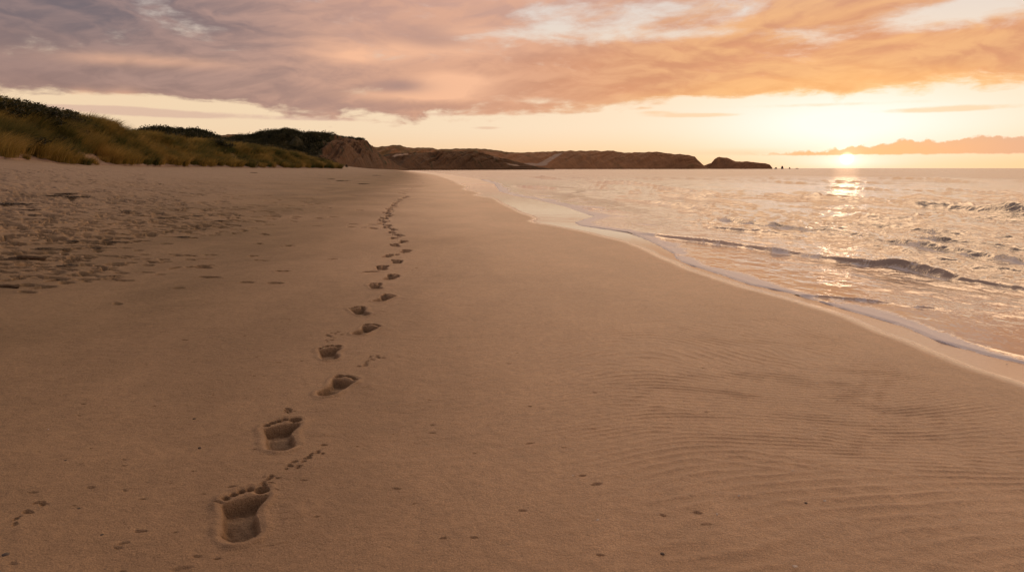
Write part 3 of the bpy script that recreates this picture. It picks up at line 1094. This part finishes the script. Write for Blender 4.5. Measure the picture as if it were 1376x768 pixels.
dune = Ridge([(-700, 206, 13, 70, 22), (-300, 209, 19, 112, 29), (-60, 211, 23, 138, 33), (0, 212, 24, 145, 34), (20, 213, 25, 148, 35.5), (50, 217, 27, 152, 38),
              (75, 219, 29, 155, 41), (100, 221, 31, 158, 44), (120, 221, 33, 160, 46), (150, 221, 37, 170, 51), (175, 221, 41, 178, 56), (217, 222, 50, 184, 64),
              (250, 223, 56, 188, 72), (325, 224.5, 72, 195, 86), (360, 225, 80, 200, 94), (400, 225.5, 92, 207, 103), (440, 226, 106, 218, 112), (458, 226, 113, 225, 115)],
             2.0, 40, 14, 10, s_curve, 0.55, 4.0, crest_drop=0.30, seed=1, skirt=0.25, backdrop=0.6)
bare = np.exp(-(((dune.PX - 116) / 24) ** 2 + ((dune.Q - 0.22) / 0.14) ** 2)) + 0.9 * np.exp(-(((dune.PX - 20) / 40) ** 2 + ((dune.Q - 0.02) / 0.10) ** 2))
toe_n = 0.10 + 0.10 * fbm(dune.PX / 16, dune.PX * 0, 3, 5)
vegd = sstep(0.0, 0.22, dune.Q - toe_n) * (1 - np.clip(bare * 1.3, 0, 1))
tag(dune.build('dune', M['dune_sand'], vegd, bare), 'low grassy sand dune along the back of the beach', kind='structure')

hill = Ridge([(120, 216, 80, 190, 98), (150, 216, 82, 186, 101), (170, 216, 84, 180, 104), (190, 216, 88, 172, 108), (205, 216, 90, 170, 110), (215, 216, 92, 167.5, 112), (230, 216, 94, 168.5, 114), (248, 216, 96, 171, 116),
              (262, 216, 98, 171, 118), (275, 216, 100, 175, 120), (285, 216, 102, 179, 122), (305, 216, 104, 186, 124), (345, 216, 108, 193, 128), (380, 218, 112, 198, 130), (420, 220, 116, 208, 132), (450, 222, 120, 218, 134)],
             2.0, 26, 10, 30, s_curve, 0.9, 6.0, crest_drop=0.5, seed=3)
tag(hill.build('scrub_hill', M['scrub_land'], np.full(hill.Q.shape, 0.85) - 0.5 * sstep(0.5, 0.0, hill.Q), np.zeros(hill.Q.shape)), 'dark scrub covered hill behind the grassy dune', kind='structure')

cliff = Ridge([(296, 216, 150, 188, 184), (320, 217, 150, 184, 182), (345, 218, 150, 182, 180), (360, 219, 150, 178.5, 180), (372, 220, 150, 176, 180), (384, 221, 150, 175.5, 180), (400, 222, 152, 178.5, 180),
               (412, 223, 154, 182, 181), (421, 224, 155, 179.5, 182), (426, 225, 156, 181, 183), (440, 226, 158, 182, 185), (452, 226.5, 160, 182, 187), (465, 226.7, 164, 184.5, 190), (485, 226.9, 176, 186, 200),
               (493, 227, 184, 190, 206), (500, 227, 190, 197, 210), (510, 227.2, 206, 206, 224), (525, 227.4, 236, 215, 248), (535, 227.5, 260, 222, 268), (549, 227.6, 312, 227, 316)],
              0.8, 60, 14, 60, bluff, 1.4, 9.0, crest_drop=0.1, seed=5, skirt=1.0, gully=3.6)
cpx, cq = cliff.PX, cliff.Q
fv = sstep(455, 425, cpx + 30 * (0.55 - cq) + 10 * fbm(cpx / 9, cq * 3, 3, 3)) + sstep(0.93, 1.0, cq) * 0.9 \
    + 0.55 * sstep(0.05, 0.4, fbm(cpx / 6 + cq * 3.0, cq * 2.2, 3, 9)) * (cq > .2)
cpale = 0.30 * np.exp(-(((cpx - 398) / 16) ** 2 + ((cq - 0.42) / 0.10) ** 2)) + 0.25 * np.exp(-(((cpx - 536) / 5) ** 2)) * (cq < .9)
tag(cliff.build('cliff', M['cliff_soil'], np.clip(fv, 0, 1), cpale), 'eroded brown sand cliff topped with dark scrub', kind='structure')

front = Ridge([(500, 227, 330, 212, 372), (515, 227, 335, 209, 372), (530, 227, 340, 206, 372), (545, 227, 348, 205, 378), (575, 227, 368, 205, 398), (600, 227, 386, 203.3, 414), (620, 227, 402, 203, 428), (640, 227, 416, 204.5, 440),
               (655, 227.2, 428, 207, 450), (675, 227.4, 442, 212, 460), (690, 227.5, 452, 216, 468), (705, 227.5, 460, 220, 472), (725, 227.6, 470, 224, 478), (746, 227.6, 480, 227.4, 484)],
              0.8, 46, 12, 80, bluff, 1.8, 16.0, crest_drop=0.1, seed=8, skirt=1.5, gully=3.5)
fpx, fq = front.PX, front.Q
fveg = sstep(0.86, 1.0, fq) * 0.95 + 0.5 * sstep(0.1, 0.5, fbm(fpx / 9 + fq * 3, fq * 2, 3, 15)) + 0.5 * sstep(540, 505, fpx)
fpale = 1.1 * np.exp(-(((fpx - 538) / 12) ** 2 + ((fq - 0.72) / 0.13) ** 2)) + 0.8 * np.exp(-(((fpx - 668) / 7) ** 2 + ((fq - 0.66) / 0.14) ** 2)) \
    + 0.8 * np.exp(-(((fpx - 690) / 12) ** 2 + ((fq - 0.35) / 0.12) ** 2)) + 0.25 * np.exp(-(((fpx - 536 - 8 * (0.4 - fq)) / 5) ** 2)) * (fq < .45)
tag(front.build('low_headland', M['cliff_soil'], np.clip(fveg, 0, 1), fpale), 'lower brown headland with gullied face and pale sand slips', kind='structure')

far = Ridge([(280, 225, 400, 184, 470), (300, 225, 410, 181.7, 475), (345, 225, 430, 181.3, 490), (380, 225, 450, 184, 505), (430, 225, 480, 190, 530), (480, 226, 505, 196.5, 550), (499, 226, 515, 197, 560), (518, 226, 525, 196.5, 570), (527, 226, 530, 194.8, 574), (538, 226, 535, 194.8, 578), (547, 226, 540, 197.8, 582),
             (581, 226, 560, 198, 605), (588, 226, 565, 200.6, 610), (631, 226.4, 595, 199, 650), (653, 226.4, 612, 199.6, 668), (679, 226.5, 635, 204, 690), (701, 226.6, 655, 205, 712), (750, 226.7, 700, 203, 760),
             (768, 226.7, 715, 202.5, 775), (818, 226.8, 765, 202.4, 820), (843, 226.8, 790, 205, 840), (858, 226.8, 805, 204.6, 850), (883, 226.8, 830, 204, 866), (900, 226.8, 846, 206.5, 876), (925, 226.9, 872, 208, 894), (934, 226.9, 882, 210, 902), (938, 226.9, 888, 215, 904), (945, 226.9, 896, 221.4, 908), (953, 226.9, 905, 226.5, 912)],
            0.9, 40, 12, 160, bluff, 1.6, 26.0, crest_drop=0.1, seed=12, skirt=2.0, gully=4.0)
hpx, hq = far.PX, far.Q
hveg = sstep(0.80, 1.0, hq) * 0.9 + 0.45 * sstep(0.0, 0.5, fbm(hpx / 14, hq * 3, 3, 25)) + 0.5 * sstep(720, 640, hpx)
hl = hpx - (730 + 38 * np.clip(hq - 0.2, 0, 1) ** 0.8)
hpale = 0.95 * np.exp(-((hl / 6) ** 2)) * sstep(0.05, 0.15, hq) * (1 - sstep(0.62, 0.80, hq)) + 0.8 * np.exp(-(((hpx - 712) / 16) ** 2 + ((hq - 0.15) / .08) ** 2))
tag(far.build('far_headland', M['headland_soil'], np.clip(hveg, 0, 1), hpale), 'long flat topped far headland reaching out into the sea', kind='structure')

isl = Ridge([(946, 226.8, 960, 222.5, 966), (951, 226.8, 960, 220.3, 968), (956, 226.9, 960, 219, 970), (960, 226.9, 960, 214, 976), (964, 226.9, 960, 211, 980), (970, 226.9, 962, 211.2, 984), (977, 226.9, 964, 212.2, 986), (989, 226.9, 968, 216.8, 986),
             (996, 226.9, 972, 217, 988), (1003, 226.9, 975, 216.8, 990), (1016, 226.9, 980, 218.4, 992), (1028, 226.9, 985, 219.2, 994), (1034, 226.9, 988, 221, 994), (1038, 226.9, 990, 225.6, 993)],
            0.5, 24, 10, 40, bluff, 1.6, 12.0, crest_drop=0.0, seed=17, skirt=2.0, gully=2.0)
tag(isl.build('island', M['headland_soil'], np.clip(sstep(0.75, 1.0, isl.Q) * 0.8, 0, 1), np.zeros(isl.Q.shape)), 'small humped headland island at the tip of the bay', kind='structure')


# ------------------------------------------------------------------ rocks off the island and by the cliff
def rock_mesh(name, sx, sy, sz, seed, n=14, peak=0.0):
    th = np.linspace(0, 2 * np.pi, 2 * n, endpoint=False)
    ph = np.linspace(0.02, 1, n)
    T, Pp = np.meshgrid(th, ph)
    r = 1 + 0.45 * fbm(np.cos(T) * 1.7 + seed, np.sin(T) * 1.7 + Pp * 2.3, 3, seed)
    zz = np.cos(Pp * np.pi / 2) ** (1 + peak)
    rr = np.sin(Pp * np.pi / 2) ** 0.85 * r
    Vv = np.stack([rr * np.cos(T) * sx, rr * np.sin(T) * sy, zz * sz * (1 + .2 * perlin(T * 2, Pp * 3, seed)) - 0.18 * sz], -1)
    i = np.arange(n * 2 * n).reshape(n, 2 * n)
    j = np.roll(i, -1, 1)
    q = np.stack([i[:-1], i[1:], j[1:], j[:-1]], -1).reshape(-1, 4)
    top = np.concatenate([Vv.reshape(-1, 3), [[0, 0, Vv[0, :, 2].mean()]]])
    tr = np.stack([np.full(2 * n, n * 2 * n), i[0], j[0]], -1)
    return mesh_np(name, top, q, tr)


for k, (px, wpx, hpx_, lab) in enumerate([(1042.5, 3.6, 2.0, 'low dark sea rock nearest the island tip'), (1051, 3.2, 3.8, 'tallest pointed dark sea rock off the island tip'),
                                          (1061, 2.2, 2.0, 'small round dark sea rock third out from the island'), (1071, 3.6, 1.1, 'flat dark reef rock farthest out from the island')]):
    x, y, _ = at_depth(px, 226, 1000)
    o = link('sea_rock', rock_mesh('sea_rock', wpx * .5, wpx * .5, hpx_ * 1.25, k + 3, peak=.4), M['rock'], loc=(x, y, 0.0))
    tag(o, lab, 'rock', 'rocks in the sea off the island')
x, y, z = at_depth(466, 227, 150)
o = link('boulder', rock_mesh('boulder', .28, .28, .62, 31), M['rock'], loc=(x, y, float(sand_base(np.array([x]), np.array([y]))[0])))
tag(o, 'small dark boulder standing on the sand at the cliff foot', 'boulder')


# ================================================================== GRASS AND SCRUB
def blades(base, h, az, bend, width, tint, rg):
    """curved tapering blades; every input is an array of N"""
    n = len(h)
    d = np.stack([np.cos(az), np.sin(az)], -1)
    wa = az + np.pi / 2 + rg.normal(0, .7, n)
    wv = np.stack([np.cos(wa), np.sin(wa), 0 * wa], -1)
    out, al = [], []
    for f, wf in ((0, 1), (0.42, .9), (0.76, .6), (1.0, 0)):
        hor = bend * h * f ** 1.9
        ver = h * f * (1 - 0.32 * np.minimum(bend, 1.3) * f)
        p = base + np.concatenate([d * hor[:, None], ver[:, None]], 1)
        if wf:
            out += [p - wv * (width * wf / 2)[:, None], p + wv * (width * wf / 2)[:, None]]
            al += [np.full(n, f)] * 2
        else:
            out.append(p)
            al.append(np.full(n, f))
    Vv = np.stack(out, 1).reshape(-1, 3)
    o = (np.arange(n) * 7)[:, None]
    quads = np.concatenate([o + np.array([0, 1, 3, 2]), o + np.array([2, 3, 5, 4])])
    tris = o + np.array([4, 5, 6])
    return Vv, quads, tris, np.repeat(tint, 7), np.stack(al, 1).ravel()


def tussock_mesh(name, n, R, H, lean, seed, tint0):
    rg = np.random.default_rng(seed)
    r = R * np.sqrt(rg.random(n)) * 0.75
    a = rg.uniform(0, 2 * np.pi, n)
    base = np.stack([r * np.cos(a), r * np.sin(a), np.full(n, -0.05)], -1)
    h = H * rg.uniform(.55, 1.1, n)
    vx, vy = np.cos(a) * r / R * 0.9 + math.cos(lean) * .55 + rg.normal(0, .25, n), np.sin(a) * r / R * 0.9 + math.sin(lean) * .55 + rg.normal(0, .25, n)
    az = np.arctan2(vy, vx)
    bend = np.clip(np.hypot(vx, vy) * .75, .05, 1.2)
    Vv, q, t, ti, al = blades(base, h, az, bend, rg.uniform(.010, .018, n), np.clip(tint0 + rg.normal(0, .2, n), 0, 1), rg)
    return mesh_np(name, Vv, q, t, attrs={'tint': ti, 'along': al})


LEAN = math.radians(-25)
tuss = [tussock_mesh('marram_tussock', 260, .50, .78, LEAN, 200 + k, t) for k, t in enumerate((.62, .50, .72, .20))]
# the front row of tussocks along the dune foot: each a thing of its own
gr = np.random.default_rng(77)
spots = [(4, .06, 1.1), (30, .20, .9), (52, .12, 1.05), (66, .10, 1.15), (78, .07, 1.15), (90, .05, .95), (100, .10, .9), (112, .03, .75), (122, .04, .6), (128, .02, .45),
         (36, .03, .35), (98, .34, 1.1), (118, .44, 1.1), (136, .42, 1.1), (140, .16, .6), (152, .12, .95), (162, .08, 1.05), (172, .07, 1.1), (182, .10, 1.0), (196, .05, .9),
         (206, .09, 1.1), (214, .04, 1.0), (226, .10, 1.1), (236, .05, 1.1), (246, .04, 1.0), (258, .10, 1.1), (270, .06, 1.2), (282, .05, 1.2), (296, .09, 1.1), (310, .05, 1.2),
         (322, .08, 1.2), (336, .05, 1.2), (352, .06, 1.1), (366, .07, 1.1), (382, .06, 1.1), (398, .08, 1.0), (414, .08, .9), (430, .08, .8)]
pts = dune.point([s[0] for s in spots], [s[1] for s in spots])
for k, ((px, q, sc), p) in enumerate(zip(spots, pts)):
    me = tuss[(k * 7 + (k // 3)) % 4]
    o = link('marram_tussock', me, M['marram'], loc=tuple(p))
    o.rotation_euler = (0, 0, gr.uniform(-.5, .5))
    o.scale = (sc * gr.uniform(.9, 1.15),) * 2 + (sc * gr.uniform(.85, 1.1),)
    if sc < .5 and px < 60:
        lab = 'tiny lone grass tuft out on the bare sand below the dune'
    elif sc < .5:
        lab = 'small low grass tuft at the right end of the first dune clump'
    elif px < 105 and q < .15:
        lab = 'tall golden marram tussock at the dune foot left of the bare sand hollow'
    elif q > .3:
        lab = 'green marram tussock just above the bare sand hollow'
    elif px < 260:
        lab = 'golden marram tussock at the dune foot right of the bare sand hollow'
    else:
        lab = 'distant marram tussock at the foot of the low end of the dune'
    tag(o, lab, 'grass tussock', 'marram tussocks along the dune foot')


def dune_grass():
    rg = np.random.default_rng(5)
    px = rg.uniform(-260, 456, 6200)
    q = rg.uniform(0.04, 1.18, 6200)
    p = dune.point(px, q)
    dist = np.hypot(p[:, 0], p[:, 1])
    dens = fbm(p[:, 0] / 2.6, p[:, 1] / 2.6, 3, 44)
    bare = np.exp(-(((px - 116) / 22) ** 2 + ((q - 0.20) / 0.13) ** 2)) * 2 + np.exp(-(((px - 20) / 40) ** 2 + ((q - 0.02) / 0.10) ** 2)) * 1.5
    ok = (dens > -0.12 + 0.5 * sstep(0.20, 0.03, q)) & (rg.random(len(px)) > bare) & (rg.random(len(px)) < np.clip(dist / 60, .45, 1))
    p, q, px, dist = p[ok], q[ok], px[ok], dist[ok]
    pat = fbm(p[:, 0] / 2.0 + 20, p[:, 1] / 3.2, 3, 47)
    t0 = np.clip(0.25 + 1.6 * pat + rg.normal(0, .20, len(p)), 0.0, 1)
    nb = np.where(dist < 45, 110, np.where(dist < 75, 64, 40)).astype(int)
    ix = np.repeat(np.arange(len(p)), nb)
    m = len(ix)
    R = 0.42
    r = R * np.sqrt(rg.random(m))
    a = rg.uniform(0, 2 * np.pi, m)
    base = p[ix] + np.stack([r * np.cos(a), r * np.sin(a), np.full(m, -.06)], -1)
    th = rg.uniform(.40, .98, len(p))
    h = th[ix] * rg.uniform(.55, 1.1, m) * np.clip(1.15 - .25 * (q[ix] > .9), 0, 2)
    tl = LEAN + 0.5 * fbm(p[:, 0] / 7, p[:, 1] / 7, 2, 52)
    vx = np.cos(a) * r / R * .6 + np.cos(tl[ix]) * .75 + rg.normal(0, .22, m)
    vy = np.sin(a) * r / R * .6 + np.sin(tl[ix]) * .75 + rg.normal(0, .22, m)
    az = np.arctan2(vy, vx)
    bend = np.clip(np.hypot(vx, vy) * .8, .05, 1.3)
    w = rg.uniform(.010, .017, m) * np.clip(dist[ix] / 34, 1, 3.2)
    Vv, qd, t, ti, al = blades(base, h, az, bend, w, np.clip(t0[ix] + rg.normal(0, .12, m), 0, 1), rg)
    me = mesh_np('dune_grass', Vv, qd, t, attrs={'tint': ti, 'along': al})
    tag(link('dune_grass', me, M['marram']), 'wind bent golden and green marram grass covering the dune', kind='stuff')


dune_grass()


def leaf_cards(centres, size, n_per, spread, rg, tint, squash=.6):
    m = len(centres) * n_per
    c = np.repeat(centres, n_per, 0)
    v = rg.normal(0, 1, (m, 3))
    v /= np.linalg.norm(v, axis=1, keepdims=True)
    rad = rg.random(m) ** .45
    lump = 1 + .35 * np.sin(v[:, 0] * 5 + c[:, 0] * 3) * np.cos(v[:, 1] * 4 + c[:, 1] * 2)
    sp = np.repeat(spread, n_per)
    c = c + v * (rad * lump * sp)[:, None] * np.array([1, 1, squash])
    a = rg.normal(0, 1, (m, 3))
    a /= np.linalg.norm(a, axis=1, keepdims=True)
    b = np.cross(a, rg.normal(0, 1, (m, 3)))
    b /= np.linalg.norm(b, axis=1, keepdims=True)
    s = size * rg.uniform(.6, 1.3, m)[:, None]
    Vv = np.stack([c - a * s, c - b * s * .45, c + a * s, c + b * s * .45], 1).reshape(-1, 3)
    q = np.arange(m * 4).reshape(-1, 4)
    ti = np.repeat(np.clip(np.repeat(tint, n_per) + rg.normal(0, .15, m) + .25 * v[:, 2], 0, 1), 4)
    return Vv, q, ti


def bush_mesh(name, seed):
    rg = np.random.default_rng(seed)
    cc = np.stack([rg.normal(0, .38, 9), rg.normal(0, .38, 9), rg.uniform(.15, .55, 9)], -1)
    Vv, q, ti = leaf_cards(cc, .075, 170, np.full(9, .42), rg, np.full(9, .35))
    # a stem and a few limbs
    st, sq = [], []
    for k in range(5):
        a = rg.uniform(0, 6.3)
        p0, p1 = np.array([0, 0, -.15]), np.array([math.cos(a) * .4, math.sin(a) * .4, .45])
        for f, w in ((0, .035), (1, .010)):
            p = p0 + (p1 - p0) * f
            for jj in range(4):
                st.append(p + w * np.array([math.cos(jj * 1.57), math.sin(jj * 1.57), 0]))
        o = len(Vv) + k * 8
        sq += [[o + jj, o + (jj + 1) % 4, o + 4 + (jj + 1) % 4, o + 4 + jj] for jj in range(4)]
    Vv = np.concatenate([Vv, np.array(st)])
    return mesh_np(name, Vv, np.concatenate([q, np.array(sq)]), attrs={'tint': np.concatenate([ti, np.full(len(st), .1)]), 'along': np.zeros(len(Vv))}, smooth=False)


bushes = [bush_mesh('dune_shrub', 300 + k) for k in range(4)]
bg_ = np.random.default_rng(9)
bspots = []
for k in range(34):                               # the dark mass over the left crest
    px = -70 + k * 5.2 + bg_.uniform(-4, 4)
    lo = 0.66 + 0.30 * max(0, min(1, px / 75))
    for _ in range(3 if px < 50 else 2):
        if px < 82:
            bspots.append((px + bg_.uniform(-3, 3), bg_.uniform(lo, 1.06), bg_.uniform(.75, 1.15)))
for k in range(16):                               # the streak running down to the right
    f = k / 15
    bspots.append((30 + 60 * f + bg_.uniform(-4, 4), .74 - .13 * f + bg_.uniform(-.05, .05), bg_.uniform(.55, .8)))
bspots += [(104, .70, .6), (110, .66, .5), (134, .62, .5), (286, .78, 1.0), (292, .74, 1.1), (299, .72, .9), (281, .82, .9), (330, .22, .8), (336, .18, .8), (246, .30, .6), (326, .34, .7),
           (60, .42, .55), (20, .30, .7), (12, .36, .7), (26, .34, .6)]
bp = dune.point([s[0] for s in bspots], [s[1] for s in bspots])
for k, ((px, q, sc), p) in enumerate(zip(bspots, bp)):
    o = link('dune_shrub', bushes[k % 4], M['scrub_leaf'], loc=(p[0], p[1], p[2] + .02))
    o.rotation_euler = (0, 0, bg_.uniform(0, 6.3))
    o.scale = (sc * 1.15, sc * 1.15, sc * .85)
    if px > 230:
        lab = 'dark shrub in the grass of the low end of the dune'
    elif q > .85 or (px < 82 and q > .66):
        lab = 'dark green shrub in the dense mass over the high dune crest'
    else:
        lab = 'dark shrub between grass clumps on the high dune slope'
    tag(o, lab, 'shrub', 'dark shrubs on the dune')


def scrub_cover():
    rg = np.random.default_rng(15)
    px = rg.uniform(122, 448, 900)
    q = rg.uniform(.25, 1.08, 900)
    a = hill.point(px, q)
    px2 = rg.uniform(298, 490, 1700)
    q2 = rg.uniform(.15, 1.05, 1700)
    kp = (px2 < 432 - 26 * (0.55 - q2) + rg.normal(0, 6, 1700)) | (q2 > .975)
    kp &= rg.random(1700) > 1.2 * np.exp(-(((px2 - 398) / 15) ** 2 + ((q2 - .42) / .09) ** 2))
    b = cliff.point(px2[kp], q2[kp])
    c = np.concatenate([a, b])
    sp = np.concatenate([rg.uniform(.5, 1.0, len(a)), rg.uniform(.6, 1.2, len(b)) * np.where(q2[kp] > .97, .6, 1)])
    tint = np.clip(.3 + 1.1 * fbm(c[:, 0] / 9, c[:, 1] / 9, 3, 8), 0, 1)
    Vv, qd, ti = leaf_cards(c, .13, 130, sp, rg, tint, .7)
    me = mesh_np('scrub', Vv, qd, attrs={'tint': ti, 'along': np.zeros(len(Vv))}, smooth=False)
    tag(link('scrub', me, M['scrub_leaf']), 'dark scrub covering the hills behind the dune', kind='stuff')


scrub_cover()


# ================================================================== SMALL THINGS ON THE SAND
def ribbon_clump(name, n, R, seed, th=.004, wd=.016):
    """seaweed: a tangle of thin leathery straps lying over each other, one mesh"""
    rg = np.random.default_rng(seed)
    Vs, Qs, o = [], [], 0
    for k in range(n):
        a = rg.uniform(0, 6.3)
        p = np.array([rg.normal(0, R * .4), rg.normal(0, R * .22)])
        L = R * rg.uniform(.6, 1.5)
        seg = 9
        pts = []
        for i in range(seg):
            pts.append([p[0], p[1], .004 + .03 * R / .25 * abs(math.sin(i * .9 + k)) * rg.uniform(.4, 1) * (1 - k / n * .3)])
            a += rg.normal(0, .5)
            p = p + L / seg * np.array([math.cos(a), math.sin(a) * .6])
        pts = np.array(pts)
        tan = np.gradient(pts, axis=0)
        nx = np.stack([-tan[:, 1], tan[:, 0], 0 * tan[:, 0]], -1)
        nx /= np.maximum(np.linalg.norm(nx, axis=1, keepdims=True), 1e-9)
        w = wd * rg.uniform(.5, 1.3) * np.sin(np.linspace(.25, 2.9, seg))[:, None]
        up = np.array([0, 0, th])
        ring = np.stack([pts - nx * w, pts + up, pts + nx * w, pts - up * .5], 1)
        Vs.append(ring.reshape(-1, 3))
        for i in range(seg - 1):
            for j in range(4):
                Qs.append([o + i * 4 + j, o + i * 4 + (j + 1) % 4, o + (i + 1) * 4 + (j + 1) % 4, o + (i + 1) * 4 + j])
        o += seg * 4
    return mesh_np(name, np.concatenate(Vs), Qs)


def sand_z(x, y):
    return float(sand_base(np.array([x]), np.array([y]))[0])


weed = [ribbon_clump('seaweed_clump', 26, .26, 400 + k) for k in range(4)]
wspots = [(12, 276, 1.5, 'biggest dark seaweed clump, at the left edge of the trampled sand'), (104, 266, 1.4, 'dark seaweed clump at the end of a long strand line on the upper beach'),
          (92, 261.5, 1.3, None), (74, 264, 1.1, None), (30, 275.5, 1.0, None), (62, 335, .75, 'dark seaweed clump lying just behind the reddish brown debris'), (88, 336, .5, None), (130, 334, .6, None), (95, 357.5, .55, None), (83, 358.5, .45, None),
          (50, 347.5, .6, None), (14, 349, .5, None), (158, 326, .6, None), (146, 323.5, .5, None), (100, 325, .6, None), (40, 283, .8, None), (172, 285, .8, None), (48, 290, .6, None), (296, 297.5, .55, None), (245, 319, .7, None), (221, 294, .6, None), (268, 291, .6, None), (342, 232.5, 1.8, None), (505, 236, 2.2, None), (460, 243.5, 2.0, None), (490, 247.5, 1.8, None), (446, 241, 1.6, None)]
wr = np.random.default_rng(61)
for k, (px, py, sc, lab) in enumerate(wspots):
    x, y = on_sand(px, py)
    o = link('seaweed_clump', weed[k % 4], M['seaweed'], loc=(x, y, sand_z(x, y) + .004))
    o.rotation_euler = (0, 0, wr.uniform(-.3, .3))
    g = sc * (.45 if y < 9 else .62)
    o.scale = (g, g, g * 1.1)
    tag(o, lab or ('small dark seaweed scrap among old prints on the trampled upper beach' if px < 320 else 'flat dark seaweed wrack on the far sand near the cliff'), 'seaweed', 'seaweed scraps on the upper beach')

# reddish debris at the left edge
def stick_mesh(name, L, r, seed):
    rg = np.random.default_rng(seed)
    n, m = 22, 10
    t = np.linspace(-.5, .5, n)
    cx = t * L
    cy = .12 * L * np.sin(t * 5 + seed) * .5
    cz = .02 * L * np.cos(t * 7)
    rad = r * (1 - .55 * np.abs(t + .1)) * (1 + .25 * fbm(t * 9, t * 0, 2, seed))
    rad[0] *= .4
    rad[-1] *= .3
    a = np.linspace(0, 2 * np.pi, m, endpoint=False)
    P = np.stack([np.repeat(cx[:, None], m, 1), cy[:, None] + rad[:, None] * np.cos(a), cz[:, None] + rad[:, None] * np.sin(a) * .8], -1)
    P += .12 * r * rg.normal(0, 1, P.shape)
    i = np.arange(n * m).reshape(n, m)
    j = np.roll(i, -1, 1)
    q = np.stack([i[:-1], i[1:], j[1:], j[:-1]], -1).reshape(-1, 4)
    caps = [list(i[0])] + [list(i[-1][::-1])]
    tr = [[c[0], c[k], c[k + 1]] for c in caps for k in range(1, m - 1)]
    return mesh_np(name, P.reshape(-1, 3), q, tr)


for (px, py, L, r, rz, lab) in [(8, 386, .17, .014, .1, 'reddish brown driftwood piece at the left edge of the sand'), (36, 348, .30, .022, .08, 'longer brown driftwood piece lying among seaweed on the upper beach')]:
    x, y = on_sand(px, py)
    o = link('driftwood', stick_mesh('driftwood', L, r, int(px)), M['driftwood'], loc=(x, y, sand_z(x, y) + r * .45))
    o.rotation_euler = (0, 0, rz)
    tag(o, lab, 'driftwood')


def shell_mesh(name, seed):
    """a little ribbed bivalve shell, hinge at the origin side"""
    rg = np.random.default_rng(seed)
    n, m = 9, 17
    a = np.linspace(-1.15, 1.15, m)
    r = np.linspace(.02, 1, n)
    A, R = np.meshgrid(a, r)
    ridge = 1 + .05 * np.cos(A * 14) * R
    X, Y = R * np.sin(A) * .95, R * np.cos(A) - .45
    Zt = .42 * np.sqrt(np.clip(1 - R ** 2 * .9, 0, 1)) * (1 - (A / 1.5) ** 2 * .6) * ridge
    top = np.stack([X, Y, Zt], -1).reshape(-1, 3)
    bot = np.stack([X, Y, Zt * .8 - .06], -1).reshape(-1, 3)
    q = grid_quads(n, m)
    i = np.arange(n * m).reshape(n, m)
    edge = np.concatenate([i[0], i[:, -1], i[-1][::-1], i[:, 0][::-1]])
    off = n * m
    side = np.stack([edge[:-1], edge[1:], edge[1:] + off, edge[:-1] + off], -1)
    side = side[side[:, 0] != side[:, 1]]
    return mesh_np(name, np.concatenate([top, bot]) * .0075, np.concatenate([q, q[:, ::-1] + off, side]))


shells = [shell_mesh('shell', k) for k in range(2)]
sspots = [(1068, 763, 1.5), (1033, 579, .9), (1065, 634, .9), (1125, 538, .8), (1068, 505, .9), (1098, 516, .8), (1187, 554, 1.1), (1108, 674, .9), (993, 667, .8), (963, 692, .8), (1173, 525, .7), (1333, 532, .7),
          (803, 700, .8), (1353, 490, .8), (45, 367, 1.5), (81, 342, 1.6), (1150, 480, .7), (1118, 457, .7), (1040, 472, .7), (688, 475, .7), (65, 578, .6), (1235, 640, .7), (905, 600, .6), (1290, 700, .8), (770, 640, .6)]
sr = np.random.default_rng(31)
for k, (px, py, sc) in enumerate(sspots):
    x, y = on_sand(px, py)
    o = link('shell', shells[k % 2], M['shell'], loc=(x, y, sand_z(x, y) + .003))
    o.rotation_euler = (sr.uniform(-.3, .3), sr.uniform(-.3, .3), sr.uniform(0, 6.3))
    o.scale = (sc,) * 3
    tag(o, 'pale shell near the bottom edge of the rippled sand, largest of the scattered shells' if k == 0 else 'tiny pale shell fleck lying on the bare sand', 'shell', 'pale shell flecks on the sand')

pb = rock_mesh('pebble', .0065, .0055, .0045, 51, 8)
for k, (px, py, sc) in enumerate([(8, 745, 1.5), (88, 618, .8), (106, 683, .9), (137, 718, .8), (52, 665, .7), (268, 601, .9), (261, 562, .8), (890, 743, .8), (1083, 675, .8), (806, 519, .9)]):
    x, y = on_sand(px, py)
    o = link('pebble', pb, M['pebble'], loc=(x, y, sand_z(x, y) - .0015))
    o.rotation_euler = (0, 0, sr.uniform(0, 6.3))
    o.scale = (sc, sc, sc)
    tag(o, 'dark pebble at the bottom left corner of the sand' if k == 0 else 'tiny dark pebble on the smooth sand', 'pebble', 'dark pebbles on the sand')
